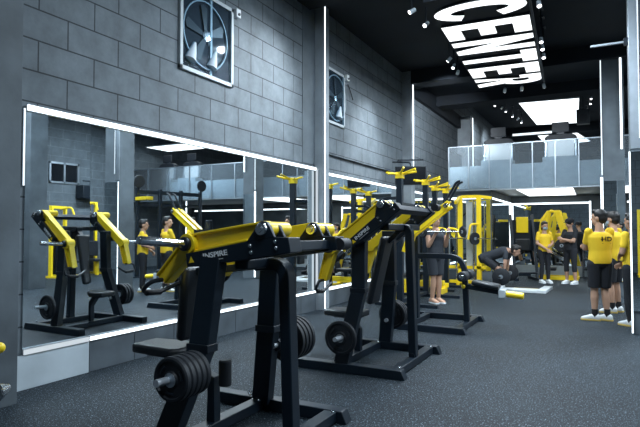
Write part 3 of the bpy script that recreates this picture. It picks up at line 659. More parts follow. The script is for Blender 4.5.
# ------------------------------------------------------------------ black stations with yellow caps and grips
def grips(mb, p):
    p = V(p)
    mb.bx(p.x-.07, p.x+.07, p.y-.07, p.y+.07, p.z-.10, p.z+.02)
    for (d, z) in (((-.26, -.05), .02), ((.34, -.10), .06), ((.30, .10), .03), ((-.16, -.22), -.02), ((.16, -.24), .08)):
        q = p+V((d[0], d[1], 0)); mb.tube(fillet([p+V((0, 0, -.03)), p+V((d[0]*.6, d[1]*.6, z*.4)), q+V((0, 0, z))], .08), .022, 8)
def station(label, x, y0, y1, z):
    t = thing('pull_up_station', label, 'weight machine', (x, y0, 0))
    for yy in (0, y1-y0):
        MB().bx(-.06, .06, yy-.05, yy+.05, .06, z-.08).build('upright_post', BLK, t, .006)
        g = MB(); grips(g, (0, yy, z-.02)); g.build('grip_cap', YEL, t, .004)
        MB().bx(-.5, .45 if z < 2.52 else .72, yy-.05, yy+.05, 0, .06).build('foot', BLK, t, .004)
    MB().rtube(fillet([(0, 0, 2.05), (-.35, .1, 2.05), (-.62, .2, 1.75), (-.62, .2, .06)], .12), .07, .06, (0, 1, 0)).build('bent_brace', BLK, t, .004)
    MB().bx(-.03, .03, .05, y1-y0-.05, 1.9, 1.97).build('cross_bar', BLK, t, .004)
    MB().bx(-.04, .04, .05, y1-y0-.05, .06, .12).build('base_rail', BLK, t, .004)
    MB().bx(-.45, -.05, .25, .60, .50, .58).build('seat', VIN, t, .02); MB().bx(-.28, -.2, .38, .46, .06, .5).build('seat_column', YEL, t, .004); MB().bx(-.30, -.18, .10, .75, 0, .06).build('seat_foot', BLK, t, .004)
    MB().bx(.02, .09, .3, .55, .7, 1.35).build('back_pad', VIN, t, .02)
    l = MB(); l.tube(fillet([(.06, 0, 1.5), (.3, -.1, 1.45), (.36, -.2, 1.25)], .08), .03); l.tube(fillet([(.06, y1-y0, 1.5), (.3, y1-y0, 1.45), (.36, y1-y0-.1, 1.25)], .08), .03); l.build('yellow_lever', YEL, t)
    return t
station('tall black station with yellow grip caps, nearest the wall television', -3.46, 9.9, 11.6, 2.54)
station('black station with yellow grip caps, behind the one by the television', -3.58, 12.75, 13.75, 2.50)

# ------------------------------------------------------------------ yellow smith machine
t = thing('smith_machine', 'yellow framed smith machine with a plated bar and grey uprights', 'weight machine', (-3.16, 14.65, 0))
for x in (-.27, .22):
    MB().bx(x-.06, x+.06, -.05, .05, .05, 2.30).build('upright_post', YEL, t, .006); MB().bx(x-.05, x+.05, -.30, .5, 0, .06).build('foot', YEL, t, .004)
MB().bx(-.14, .02, .10, .16, .05, 2.2).build('counterweight_shroud', LGR, t, .004); MB().cyl((.09, -.08, .1), (.09, -.08, 2.25), .02).build('guide_rod', CHR, t)
MB().cyl((-.36, -.08, .1), (-.36, -.08, 2.25), .02).build('guide_rod', CHR, t)
MB().rtube(fillet([(-.27, -.5, 2.15), (-.27, 0, 2.33), (.22, 0, 2.33), (.55, 0, 2.28)], .1), .08, .07, (0, 0, 1)).build('top_beam', YEL, t, .004)
MB().bx(-.5, .3, -.29, -.22, .06, .14).build('cross_bar', YEL, t, .004); MB().bx(-.7, .4, -.05, .05, .42, .50).build('cross_bar', YEL, t, .004)
b = MB().cyl((-.75, -.14, 1.22), (.70, -.14, 1.22), .016).build('bar', CHR, t)
MB().tube(fillet([(.22, 0, 1.6), (.05, -.25, 1.6), (.0, -.3, 1.2)], .1), .03).build('hook_arm', YEL, t)
t = thing('weight_plate', 'small black plate on the bar of the smith machine, right one', 'weight plate', (-3.02, 14.51, 1.22), 0)
MB().lathe((0, 0, 0), (.75, -.66, 0), [(.03, -.02), (.15, -.02), (.165, -.012), (.165, .012), (.15, .02), (.1, .014), (.03, .016)], 26).build('disc', RUB, t); MB().lathe((0, 0, 0), (.75, -.66, 0), [(.02, .016), (.04, .017), (.04, .03), (.02, .03)], 14).build('hub_ring', STL, t)
t = thing('weight_plate', 'small black plate on the bar of the smith machine, left one', 'weight plate', (-3.88, 14.51, 1.22), 0)
MB().lathe((0, 0, 0), (1, 0, 0), [(.03, -.02), (.15, -.02), (.165, -.012), (.165, .012), (.15, .02), (.1, .014), (.03, .016)], 26).build('disc', RUB, t); MB().lathe((0, 0, 0), (1, 0, 0), [(.02, .016), (.04, .017), (.04, .03), (.02, .03)], 14).build('hub_ring', STL, t)

# ------------------------------------------------------------------ yellow low frame behind the curling man
t = thing('cable_row_machine', 'low yellow framed rowing machine behind the man curling', 'weight machine', (-3.72, 12.0, 0))
MB().bx(-.45, .55, -.05, .05, .20, .32).build('main_beam', YEL, t, .006); MB().bx(-.45, .50, .5, .6, .12, .22).build('main_beam', YEL, t, .006)
for x in (-.35, .42): MB().bx(x-.05, x+.05, -.04, .59, .0, .12).build('leg', YEL, t, .005); MB().bx(x-.04, x+.04, -.04, .04, .12, .20).build('leg', YEL, t, .005)
MB().bx(-.2, .2, -.16, .16, .44, .52).build('seat', VIN, t, .02); MB().bx(-.04, .04, -.04, .04, .32, .44).build('seat_column', BLK, t)

# ------------------------------------------------------------------ lifting platform with pale strips
t = thing('lifting_platform', 'low lifting platform edged with pale boards under the bending man', 'platform', (-1.97, 14.1, 0), math.radians(-3))
MB().bx(-.84, .60, -.30, .42, 0, .04).build('rubber_deck', RUB, t, .004); MB().bx(-.84, .60, -.72, -.30, 0, .06).build('front_board', PALE, t, .006)
MB().bx(.60, .80, -.72, .42, 0, .07).build('end_board', PALE, t, .006); MB().bx(.0, .55, -.22, -.10, .04, .045).build('yellow_mark', YEL, t)

# barbell of the bending man
BX, BY, BZ = -2.15, 13.85, .36
t = thing('barbell', 'loaded barbell gripped by the bending man', 'barbell', (BX, BY, BZ), PI/2)
MB().cyl((-1.0, 0, 0), (1.0, 0, 0), .015, seg=12).build('bar', CHR, t)
for s in (-1, 1): MB().cyl((s*.62, 0, 0), (s*1.0, 0, 0), .024, seg=14).build('sleeve', CHR, t)
for k, (d, l) in enumerate(((-.66, 'inner plate at the near end of the barbell'), (-.715, 'outer plate at the near end of the barbell'), (.66, 'inner plate at the far end of the barbell'), (.715, 'outer plate at the far end of the barbell'))):
    q = thing('weight_plate', l, 'weight plate', (BX, BY+d, BZ), PI/2, 'plates on the deadlift barbell')
    MB().lathe((0, 0, 0), (1, 0, 0), [(.026, -.025), (.18, -.025), (.20, -.015), (.20, .015), (.18, .025), (.16, .012), (.08, .012), (.07, .025), (.026, .025)], 30).build('disc', RUB, q)
    MB().lathe((0, 0, 0), (1, 0, 0), [(.025, -.026), (.05, -.026), (.05, .026), (.025, .026)], 16).build('hub_ring', STL, q)

# ------------------------------------------------------------------ machines under the mezzanine
t = thing('leg_press', 'large yellow leg press frame behind the woman trainer', 'weight machine', (-1.24, 17.6, 0))
for y in (-.3, .3):
    MB().rtube([(-.50, y, .35), (-.36, y, 1.0), (-.24, y, 2.0), (.0, y, 2.0), (.50, y, .12)], .07, .08, (0, 1, 0)).build('side_frame', YEL, t, .006)
    MB().bar((-.52, y, .05), (.55, y, .05), .08, .10, (0, 1, 0)).build('base_beam', YEL, t, .006)
    MB().bar((-.45, y, .9), (.30, y, .5), .05, .06, (0, 1, 0)).build('slide_rail', CHR, t, .004)
    MB().rtube([(-.24, y, 2.0), (-.42, y*1.1, 1.75), (-.50, y*1.1, 1.15)], .06, .06, (0, 1, 0)).build('rear_strut', YEL, t, .004)
for (x, z) in ((-.5, .05), (.5, .05), (-.15, 2.0), (.2, 1.25)): MB().bx(x-.04, x+.04, -.3, .3, z-.04, z+.04).build('cross_bar', YEL, t, .004)
MB().box((.12, 0, 1.02), (.05, .5, .42)).build('foot_plate', BLK, t, .01); MB().box((-.30, 0, .6), (.10, .42, .6)).build('back_pad', VIN, t, .03); MB().box((-.2, 0, .3), (.3, .4, .1)).build('seat', VIN, t, .03)
for s in (-1, 1): MB().cyl((.12, s*.25, 1.0), (.12, s*.5, 1.0), .022).build('weight_horn', CHR, t)
for s in (-1, 1):
    q = thing('weight_plate', 'black plate loaded on the '+('camera' if s < 0 else 'far')+' side of the leg press', 'weight plate', (-1.24+.12, 17.6+s*.42, 1.0)); MB().lathe((0, 0, 0), (0, 1, 0), [(.024, -.03), (.17, -.03), (.19, 0), (.17, .03), (.024, .03)], 26).build('disc', RUB, q); MB().lathe((0, 0, 0), (0, 1, 0), [(.023, -.034), (.05, -.034), (.05, .034), (.023, .034)], 14).build('hub_ring', STL, q)
HX, HY, HR = -2.17, 17.0, math.radians(22)
t = thing('squat_machine', 'black squat machine with a yellow upper panel, beneath the mezzanine', 'weight machine', (HX, HY, 0), HR)
MB().box((0, 0, 1.60), (.34, .07, .46)).build('yellow_panel', YEL, t, .01); MB().box((0, .06, 1.30), (.62, .08, .9)).build('back_board', BLK, t, .01)
for x in (-.31, .31): MB().bar((x, .1, 1.9), (x, -.4, .06), .07, .07, (1, 0, 0)).build('side_rail', BLK, t, .004); MB().cyl((x, -.16, .78), (x*1.75, -.16, .78), .025).build('weight_horn', CHR, t); MB().bx(x-.05, x+.05, -.6, .4, 0, .08).build('foot', BLK, t, .004)
MB().box((0, -.05, 1.02), (.42, .1, .35)).build('back_pad', VIN, t, .03); MB().box((0, -.42, .22), (.56, .3, .05)).build('foot_plate', BLK2, t, .006)
MB().bx(-.31, .31, .25, .33, .08, .16).build('cross_bar', BLK, t, .004)
for s, l in ((-1, 'left'), (1, 'right')):
    for k in range(2):
        q = thing('weight_plate', ('inner', 'outer')[k]+' black plate on the '+l+' horn of the squat machine', 'weight plate', V((HX, HY, .78))+Matrix.Rotation(HR, 3, 'Z') @ V((s*(.40+.07*k), -.16, 0)), HR); MB().lathe((0, 0, 0), (1, 0, 0), [(.03, -.03), (.15, -.03), (.17, 0), (.15, .03), (.03, .03)], 26).build('disc', RUB, q); MB().lathe((0, 0, 0), (1, 0, 0), [(.026, -.033), (.045, -.033), (.045, .033), (.026, .033)], 14).build('hub_ring', CHR, q)
def tower(name, label, x, y, rz, h=2.1):
    t = thing(name, label, 'weight machine', (x, y, 0), rz)
    for sx in (-.32, .32): MB().bx(sx-.04, sx+.04, -.05, .05, .06, h).build('upright_post', YEL, t, .005); MB().bx(sx-.05, sx+.05, -.5, .5, 0, .06).build('foot', YEL, t, .004)
    MB().bx(-.36, .36, -.05, .05, h, h+.09).build('top_beam', YEL, t, .005); MB().bx(-.2, .2, -.09, .09, .1, 1.5).build('weight_stack', BLK, t, .01)
    for sx in (-.12, .12): MB().cyl((sx, 0, 1.5), (sx, 0, h), .014, seg=10).build('guide_rod', CHR, t)
    MB().tube(fillet([(0, -.1, h), (0, -.45, h+.05), (0, -.55, h-.2)], .1), .03).build('pulley_arm', YEL, t); MB().bx(-.22, .22, -.75, -.35, .45, .53).build('seat', VIN, t, .02); MB().bx(-.04, .04, -.6, -.5, .0, .45).build('seat_column', YEL, t, .004); MB().bx(-.2, .2, -.34, -.26, .6, 1.1).build('back_pad', VIN, t, .03)
    return t
tower('cable_tower', 'yellow cable tower reflected at the far left of the mirror', 5.9, 10.8, -1.9)
tower('cable_tower', 'yellow cable tower reflected beside the mirror seam, behind the tilted arms', 5.9, 12.4, -1.5, 2.3)
tower('cable_tower', 'yellow weight machine reflected in the column mirror, behind the camera', 1.25, -2.4, PI, 2.0)
t = thing('dumbbell_rack', 'black three tier dumbbell rack along the back plinth', 'rack', (-.1, 18.5, 0), 0)
for z in (.25, .55, .85): MB().box((0, 0, z), (1.0, .35, .05)).build('shelf', BLK, t, .005)
for x in (-.5, .5): MB().bar((x, -.15, 0), (x, .12, 1.0), .06, .06, (1, 0, 0)).build('side_leg', BLK, t, .004)
n = 0
for z in (.275, .575, .875):
    for x in (-.36, -.12, .12, .36):
        n += 1; q = thing('dumbbell', 'black hexagonal dumbbell on the rack by the back wall', 'dumbbell', (-.1+x, 18.5, z+.055), 0, 'dumbbells on the back rack')
        MB().cyl((0, -.07, 0), (0, .07, 0), .016, seg=10).build('handle', CHR, q)
        for s in (-1, 1): MB().cyl((0, s*.06, 0), (0, s*.15, 0), .055, seg=6).build('head', RUB, q)

# black rig on the right side, seen in the long mirror
t = thing('power_rig', 'long black training rig with round targets, seen in the mirror', 'rack', (3.25, 13.45, 0), math.radians(101.5))
for x in (-1.2, -.4, .4, 1.2):
    MB().bx(x-.05, x+.05, -.05, .05, 0, 2.75).build('upright_post', BLK, t, .006); MB().bx(x-.15, x+.15, -.15, .15, 0, .02).build('foot_plate', BLK, t)
MB().bx(-1.2, 1.2, -.04, .04, 2.58, 2.70).build('cross_beam', BLK, t, .005); MB().bx(-1.2, 1.2, -.03, .03, 2.2, 2.27).build('cross_beam', BLK, t, .005)
for x in (-1.2, 1.2): MB().cyl((x, .06, 2.95), (x, .10, 2.95), .19, seg=26).build('round_target', RUB, t, .006); MB().bx(x-.03, x+.03, .0, .07, 2.7, 2.95).build('target_stem', BLK, t)
MB().bx(-1.32, -1.08, .05, .65, 2.36, 2.46).build('pull_up_bracket', YEL, t, .005)
t = thing('roller_shutter_box', 'black box speaker mounted on the right wall, in the mirror', 'speaker', (6.75, 12.6, 2.75)); MB().bx(-.15, .25, -.4, .4, -.22, .22).build('casing', BLK2, t, .01); MB().tube([(0, 0, .22), (0, 0, .36)], .03).build('bracket', BLK, t); MB().bx(-.03, .03, -.3, .1, .36, .4).build('bracket_bar', BLK, t)
t.name = 'wall_speaker'
w = MB().bx(XR-.03, XR, 11.3, 12.3, 3.05, 3.65); w = MB()
for (a, b, c_, d) in ((11.2, 11.26, 3.0, 3.7), (12.24, 12.3, 3.0, 3.7), (11.72, 11.78, 3.0, 3.7), (11.2, 12.3, 3.0, 3.06), (11.2, 12.3, 3.64, 3.7)): w.bx(XR-.04, XR, a, b, c_, d)
o = struct('window_3', w, STL, 'small vent window in the far wall, seen in the mirror'); struct('window_back', MB().bx(XR-.012, XR-.004, 11.24, 12.28, 3.03, 3.67), SCR, parent=o)

# ------------------------------------------------------------------ treadmills upstairs
def treadmill(label, x, y):
    t = thing('treadmill', label, 'treadmill', (x, y, 3.2))
    MB().bx(-.42, .42, -.1, 1.7, .06, .2).build('deck', BLK, t, .02); MB().bx(-.26, .26, .1, 1.66, .2, .215).build('belt', RUB, t)
    MB().bx(-.43, .43, -.25, .15, .0, .18).build('motor_cover', LGR, t, .02)
    for s in (-1, 1):
        MB().rtube([(s*.37, 0, .15), (s*.36, .08, .7)], .05, .07, (1, 0, 0)).build('upright', STL, t, .006)
        MB().tube(fillet([(s*.37, .05, .72), (s*.38, .5, .70), (s*.38, .7, .5)], .08), .025).build('handrail', BLK, t)
    MB().prism([(-.46, 0), (.46, 0), (.43, .12), (.30, .17), (-.30, .17), (-.43, .12)], (0, 0, .64), (.86, 0, 0), (0, 0, 1), (0, .22, 0)).build('console', RUB, t, .02)
    MB().bx(-.09, .09, .03, .08, .79, .87).build('screen_neck', BLK, t)
    s_ = MB().box((0, .05, .985), (.42, .06, .28)).build('screen_casing', RUB, t, .015); MB().box((0, .082, .985), (.38, .004, .24)).build('screen', SCR, s_)
    MB().bx(-.33, .33, .02, .035, .2, .64).build('front_panel', SHOE, t)
    return t
treadmill('left treadmill facing the glass railing upstairs', -2.62, 15.75); treadmill('right treadmill facing the glass railing upstairs', -1.02, 15.75)
treadmill('treadmill upstairs at the left in the long mirror', 5.6, 15.75); treadmill('treadmill upstairs at the right in the long mirror', 4.4, 15.75)
t = thing('loudspeaker', 'black loudspeaker hanging above the mezzanine at the right', 'speaker', (-.52, 17.6, 4.75)); MB().tube([(0, 0, .7), (0, 0, 1.64)], .015).build('ceiling_rod', BLK, t); MB().box((0, 0, 0), (.35, .3, .42)).build('cabinet', BLK2, t, .015); MB().cyl((0, -.155, -.05), (0, -.15, -.05), .12).build('cone', RUB, t); MB().tube([(0, 0, .2), (0, 0, .78)], .015).build('hanger', BLK, t)

# ------------------------------------------------------------------ people
def fuse(mb, name, m, parent, vox=.009, smooth=3):
    o = mb.build(name, m, parent)
    r = o.modifiers.new('fuse', 'REMESH'); r.mode = 'VOXEL'; r.voxel_size = vox; r.use_smooth_shade = True
    s = o.modifiers.new('smooth', 'SMOOTH'); s.iterations = smooth; s.factor = .5
    return o
def hand(mb, wr, d, pn, r=.0105):
    """wrist, finger direction, palm normal: palm and five curled fingers"""
    wr, d, pn = V(wr), V(d).normalized(), V(pn).normalized(); pn = (pn-d*pn.dot(d)).normalized(); sd = d.cross(pn)
    mb.loft([(wr, sd*.026, pn*.020), (wr+d*.03, sd*.034, pn*.017), (wr+d*.075, sd*.042, pn*.015), (wr+d*.09, sd*.040, pn*.013)], 12)
    for k, (l, off) in enumerate(((.072, -.031), (.082, -.010), (.076, .011), (.058, .031))):
        b = wr+d*.082+sd*off; c = b+d*(l*.5)+pn*(l*.12); e = c+d*(l*.28)+pn*(l*.38)
        mb.limb([(b, r), (c, r*.95), (e, r*.85)])
    b = wr+d*.025-sd*.028; c = b+d*.035-sd*.028+pn*.012; mb.limb([(b, r*1.25), (c, r*1.1), (c+d*.03+pn*.012, r*.95)])
def head(mb, c, yawv, tip=0, s=1.):
    """c: head centre; yawv: forward vector"""
    f = V(yawv).normalized(); up = V((0, 0, 1)); up = (up-f*up.dot(f)).normalized(); r = f.cross(up); R = Matrix((r, f, up)).transposed(); c = V(c)
    g = lambda a, b, d: c+(r*a+f*b+up*d)*s
    mb.ball(g(0, -.008, .025), (.078*s, .098*s, .098*s), 18, 12, R); mb.ball(g(0, .022, -.045), (.058*s, .07*s, .075*s), 16, 10, R)
    mb.limb([(g(0, .085, .012), .010*s), (g(0, .104, -.018), .015*s)]); mb.ball(g(0, .078, -.058), (.026*s, .014*s, .011*s), 10, 6, R)
    for q in (-1, 1):
        mb.ball(g(q*.078, -.005, -.008), (.012*s, .022*s, .034*s), 10, 7, R); mb.ball(g(q*.031, .080, .018), (.014*s, .012*s, .008*s), 8, 6, R)
        mb.ball(g(q*.03, .082, .036), (.02*s, .012*s, .007*s), 8, 6, R)
    return g, R
def figure(name, label, loc, rz, J, top, bottom, skin, shoe, hairkind='short', shortlen=.62, mask=False, look=(0, 1, 0), sleeve=.62, female=False, cap=False, socks=True):
    """J: joints in the local frame, +y forward"""
    root = thing('person', label, 'person', loc, rz)
    g = {k: V(v) for k, v in J.items()}; s = .93 if female else 1.
    b = MB()
    pel, ch, nk, hd = g['pelvis'], g['chest'], g['neck'], g['head']
    sp = (ch-pel).normalized(); side = (g['sR']-g['sL']).normalized(); fw = side.cross(sp).normalized()*-1
    if fw.dot(V(J.get('fw', (0, 1, 0)))) < 0: fw = -fw
    def ring(t, w, d, o=0): return (pel+(ch-pel)*t+fw*o, side*w*s, fw*d*s)
    tors = [ring(-.26, .10, .09), ring(-.12, .148, .108), ring(.08, .15, .11), ring(.4, .134, .098), ring(.75, .158, .108), ring(1.0, .17, .11), ring(1.13, .145, .088), ring(1.24, .085, .07)]
    b.loft(tors); b.limb([(ch+(nk-ch)*.3, .075*s), (nk, .058*s), (hd-V((0, 0, .05)), .056*s)])
    s_, s = s, s*1.1
    HG, R = head(b, hd, look, 0, s); hs_, s = s, s_
    for q in 'LR':
        b.limb([(g['h'+q], .095*s), ((g['h'+q]*.55+g['k'+q]*.45), .082*s), (g['k'+q], .056*s)])
        mid = g['k'+q]*.68+g['a'+q]*.32; b.limb([(g['k'+q], .055*s), (mid, .060*s), (g['a'+q], .036*s)])
        b.limb([(g['s'+q], .060*s), (g['e'+q], .043*s), (g['e'+q]*.7+g['w'+q]*.3, .042*s), (g['w'+q], .028*s)])
        hdv = g.get('hd'+q, (g['w'+q]-g['e'+q])); pnv = J.get('pn'+q, (0, 1, 0)); hand(b, g['w'+q], hdv, pnv)
        tf = V(J.get('t'+q, (0, 1, 0))); b.limb([(g['a'+q]+V((0, 0, -.02)), .036), (g['a'+q]+tf*.1+V((0, 0, -.045)), .03)])
    fuse(b, 'body', skin, root)
    # shirt
    c = MB(); e = .014
    rr = [ring(-.16, .155+e, .115+e), ring(.08, .158+e, .117+e), ring(.4, .148+e, .108+e), ring(.75, .164+e, .114+e), ring(1.0, .176+e, .116+e), ring(1.14, .15+e, .095+e), ring(1.23, .09+e, .072+e)]
    c.loft(rr)
    for q in 'LR':
        el = g['s'+q].lerp(g['e'+q], sleeve); c.limb([(g['s'+q], .061*s), (el, .058*s)])
    so = fuse(c, 'shirt', top, root)
    # trousers or shorts
    c = MB(); c.loft([ring(-.30, .12, .10), ring(-.14, .162, .122), ring(.05, .160, .122), ring(.10, .156, .118)])
    for q in 'LR':
        if shortlen <= 1:
            kn = g['h'+q].lerp(g['k'+q], shortlen); c.limb([(g['h'+q], .106*s), (g['h'+q].lerp(g['k'+q], shortlen*.5), .098*s)]); c.cyl(g['h'+q].lerp(g['k'+q], shortlen*.5), kn, .098*s, .092*s)
        else:
            an = g['k'+q].lerp(g['a'+q], shortlen-1); mid = g['k'+q]*.68+g['a'+q]*.32
            c.limb([(g['h'+q], .104*s), (g['h'+q].lerp(g['k'+q], .45), .09*s), (g['k'+q], .064*s), (mid, .067*s)]+([(an, .05*s)] if shortlen > 1.4 else []))
    fuse(c, 'trousers' if shortlen > 1 else 'shorts', bottom, root)
    for q in 'LR':
        tf = V(J.get('t'+q, (0, 1, 0))).normalized(); a = g['a'+q]; sd = tf.cross(V((0, 0, 1))); z0 = a.z-.085
        sh = MB(); f0 = V((a.x, a.y, z0))
        sh.loft([(f0-tf*.075+V((0, 0, .05)), sd*.03, V((0, 0, .035))), (f0-tf*.05+V((0, 0, .055)), sd*.042, V((0, 0, .05))), (f0+tf*.02+V((0, 0, .06)), sd*.044, V((0, 0, .055))), (f0+tf*.10+V((0, 0, .045)), sd*.050, V((0, 0, .038))), (f0+tf*.165+V((0, 0, .036)), sd*.045, V((0, 0, .028))), (f0+tf*.20+V((0, 0, .03)), sd*.022, V((0, 0, .016)))], 14)
        o = sh.build('shoe', shoe, root, .004)
        so2 = MB(); pts = [(-.085, -.028), (-.085, .028), (.0, .043), (.11, .053), (.18, .044), (.205, .018), (.205, -.018), (.18, -.044), (.11, -.053), (.0, -.043)]
        so2.prism(pts, f0, tf, sd, (0, 0, .028)); so2.build('sole', SOLE if shoe == SHOE and top == TEEY and not female else WHT, o, .006)
        if socks: MB().cyl(a+V((0, 0, -.03)), a+V((0, 0, .10)), .043, .047, 16).build('sock', SOCK, root)
    # hair
    s = hs_; up = R @ V((0, 0, 1)); h = MB(); fv = R @ V((0, 1, 0)); rv = R @ V((1, 0, 0))
    if cap:
        h.ball(HG(0, -.006, .035), (.088*s, .108*s, .095*s), 18, 12, R); k = fuse(h, 'hair', HAIR, root, .012)
        cp = MB(); cp.ball(HG(0, -.004, .060), (.094*s, .112*s, .078*s), 18, 12, R); cp.loft([(HG(0, .07, .045), rv*.07, up*.008), (HG(0, .13, .040), rv*.06, up*.006), (HG(0, .17, .034), rv*.03, up*.004)], 12); fuse(cp, 'cap', TEEK, root, .010, 1)
    else:
        h.ball(HG(0, -.022, .045), (.088*s, .098*s, .092*s), 18, 12, R); h.ball(HG(0, -.05, .0), (.080*s, .068*s, .085*s), 16, 10, R); h.ball(HG(0, .045, .100), (.062*s, .045*s, .034*s), 14, 8, R)
        if hairkind == 'long': h.ball(HG(0, -.10, -.02), (.05, .05, .07), 12, 8, R); h.limb([(HG(0, -.11, .0), .04), (HG(0, -.12, -.10), .03)])
        fuse(h, 'hair', HAIR, root, .010, 2)
    for q in (-1, 1): MB().ball(HG(q*.031, .0895, .018), (.009, .005, .006), 8, 6, R).build('eye', SCR, root)
    if mask:
        m_ = MB(); m_.ball(HG(0, .045, -.048), (.062*s, .068*s, .055*s), 16, 10, R); fuse(m_, 'face_mask', MASK, root, .009, 2)
    return root, so
def stand(w=.19, arms='down', spread=.10, lean=0):
    J = dict(pelvis=(0, 0, .96), chest=(0, lean, 1.32), neck=(0, lean+.005, 1.50), head=(0, lean+.02, 1.625), sL=(-w, lean, 1.415), sR=(w, lean, 1.415),
             hL=(-.09, 0, .90), hR=(.09, 0, .90), kL=(-spread, .02, .49), kR=(spread, .02, .49), aL=(-spread-.01, -.01, .085), aR=(spread+.01, -.01, .085))
    if arms == 'down': J.update(eL=(-w-.06, -.02, 1.13), eR=(w+.06, -.02, 1.13), wL=(-w-.07, .05, .89), wR=(w+.07, .05, .89), pnL=(1, 0, 0), pnR=(-1, 0, 0))
    if arms == 'cross': J.update(eL=(-w-.015, .13, 1.14), eR=(w+.015, .13, 1.14), wL=(.08, .225, 1.20), wR=(-.08, .19, 1.16), pnL=(0, -1, 0), pnR=(0, -1, 0))
    if arms == 'clasp': J.update(eL=(-w-.06, .02, 1.14), eR=(w+.06, .02, 1.14), wL=(-.06, .20, 1.07), wR=(.05, .22, .97), pnL=(.3, -1, 0), pnR=(-.3, -1, 0))
    if arms == 'curl': J.update(eL=(-w-.03, .06, 1.13), eR=(w+.03, .06, 1.13), wL=(-w+.02, .20, 1.34), wR=(w-.02, .20, 1.34), pnL=(0, -1, .3), pnR=(0, -1, .3))
    return J
# yellow polo trainer seen from behind
J = stand(.165, 'cross', .085); J['tL'] = (-.9, .45, 0); J['tR'] = (-.75, .65, 0); J['kR'] = (.085, .05, .49)
p1, shirt = figure('person', 'trainer in yellow polo and black shorts, seen from behind, arms folded', (-.08, 9.76, 0), .38, J, TEEY, TEEK, SKIN, SHOE, look=(-.75, .65, 0), shortlen=.92)
lg = text_mb('HD', .098, (.06, -.16, 1.29), (1, 0, 0), (0, 0, 1), (0, -.003, 0), .003, 1.2)
lg.prism([(-.095, -.005), (-.04, -.005), (-.04, .007), (-.095, .007)], (.06, -.16, 1.29), (1, 0, 0), (0, 0, 1), (0, -.003, 0))
lo = lg.build('shirt_logo', TEEK, p1)
lo2 = MB().prism([(-.07, -.003), (.07, -.003), (.07, .003), (-.07, .003)], (.06, -.16, 1.225), (1, 0, 0), (0, 0, 1), (0, -.003, 0)).build('shirt_line', TEEK, p1)
for o in (lo, lo2):
    sw = o.modifiers.new('wrap', 'SHRINKWRAP'); sw.target = shirt; sw.wrap_method = 'PROJECT'; sw.use_project_y = True; sw.use_project_x = False; sw.use_project_z = False; sw.use_positive_direction = True; sw.use_negative_direction = True; sw.offset = .004; sw.wrap_mode = 'ABOVE_SURFACE'
# masked trainer behind him
J = stand(.168, 'down'); J['tL'] = (-.4, .9, 0)
figure('person', 'masked trainer in yellow shirt and black shorts beyond the polo trainer', (.13, 10.85, 0), 1.1, J, TEEY, TEEK, SKIN, SHOE, look=(0, 1, 0), mask=True, shortlen=.9)
J = stand(.168, 'clasp')
p3, _ = figure('person', 'trainer in yellow shirt half hidden behind the mirrored column', (.37, 9.45, 0), .9, J, TEEY, TEEK, SKIN2, SHOE, shortlen=1.8, look=(0, 1, 0))
p3.scale = (.96, .96, .96)
# black clad man with cap, arms crossed
J = stand(.172, 'cross', .12)
figure('person', 'man in black tee and cap with crossed arms, facing the woman', (-.83, 16.1, 0), 2.55, J, TEEK, TEEK, SKIN, SHOE, shortlen=1.35, look=(.25, 1, -.1), cap=True, socks=False)
# woman in yellow
J = stand(.165, 'clasp', .09)
for k in J:
    if isinstance(J[k], tuple) and len(J[k]) == 3 and k[:2] not in ('pn', 'tL', 'tR'): J[k] = (J[k][0], J[k][1], J[k][2]*.955)
figure('person', 'masked woman in yellow tee and black leggings, hands held in front', (-1.48, 16.1, 0), -2.55, J, TEEY, TEEK, SKIN, SHOE, hairkind='long', shortlen=1.92, mask=True, look=(0, 1, -.15), female=True, socks=False)
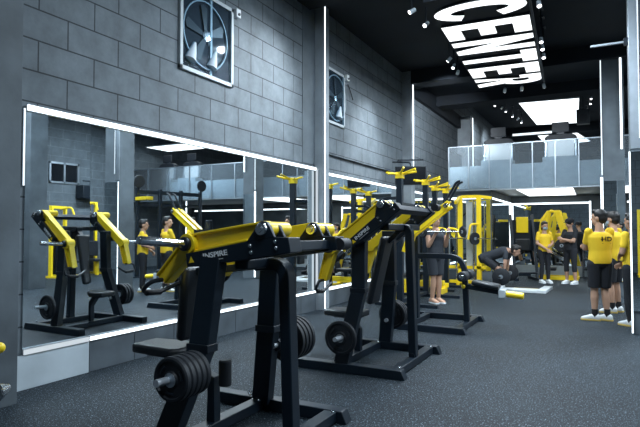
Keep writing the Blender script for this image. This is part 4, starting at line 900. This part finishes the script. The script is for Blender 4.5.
# man bending over the barbell (local +y is where he faces)
J = dict(pelvis=(0, -.32, .76), chest=(0, .12, .92), neck=(0, .27, .955), head=(0, .40, .945), sL=(-.18, .20, .90), sR=(.18, .20, .90), hL=(-.10, -.28, .71), hR=(.10, -.28, .71),
         kL=(-.15, .02, .50), kR=(.15, .02, .50), aL=(-.14, -.08, .13), aR=(.14, -.08, .13), eL=(-.24, .19, .67), eR=(.24, .19, .67), wL=(-.25, .17, .46), wR=(.25, .17, .46),
         hdL=(0, .02, -1), hdR=(0, .02, -1), pnL=(0, -1, 0), pnR=(0, -1, 0), fw=(0, .3, -1))
figure('person', 'man in charcoal tee bent over lifting a barbell from the platform', (BX-.17, BY, 0), -PI/2, J, TEED, TEEK, SKIN2, SHOE, shortlen=.85, look=(0, 1, -.45), sleeve=.6)
# man curling, barefoot
J = stand(.172, 'curl', .065)
figure('person', 'barefoot man in dark vest and grey shorts curling a bar behind the machines', (-2.98, 10.62, 0), -2.25, J, TEED, TEED, SKIN, SKIN, shortlen=.85, look=(.1, 1, -.1), sleeve=.25, socks=False)
r = math.radians(-143.2); cx, cy = -2.98-math.sin(-2.25)*.27, 10.62+math.cos(-2.25)*.27
t = thing('curl_bar', 'straight curl bar held up by the barefoot man', 'barbell', (cx, cy, 1.405), -2.25); MB().cyl((-.55, 0, 0), (.55, 0, 0), .014, seg=12).build('bar', CHR, t)
for s, l in ((-1, 'left'), (1, 'right')):
    q = thing('weight_plate', 'plate on the '+('right' if s < 0 else 'left')+' end of the curl bar', 'weight plate', V((cx, cy, 1.405))+Matrix.Rotation(-2.25, 3, 'Z') @ V((s*.46, 0, 0)), -2.25); MB().lathe((0, 0, 0), (1, 0, 0), [(.018, -.02), (.10, -.02), (.115, 0), (.10, .02), (.018, .02)], 24).build('disc', RUB, q); MB().lathe((0, 0, 0), (1, 0, 0), [(.016, -.023), (.035, -.023), (.035, .023), (.016, .023)], 14).build('hub_ring', STL, q)

# ------------------------------------------------------------------ world and view
w = bpy.data.worlds.new('world'); SC.world = w; w.use_nodes = True
w.node_tree.nodes['Background'].inputs[0].default_value = (.25, .35, .45, 1); w.node_tree.nodes['Background'].inputs[1].default_value = .1
SC.view_settings.view_transform = 'Standard'; SC.view_settings.look = 'None'; SC.view_settings.exposure = 0.; SC.view_settings.gamma = 1.; SC.view_settings.use_curve_mapping = False
SC.cycles.use_denoising = True; SC.cycles.max_bounces = 10; SC.cycles.glossy_bounces = 6; SC.cycles.transparent_max_bounces = 16; SC.cycles.sample_clamp_indirect = 6
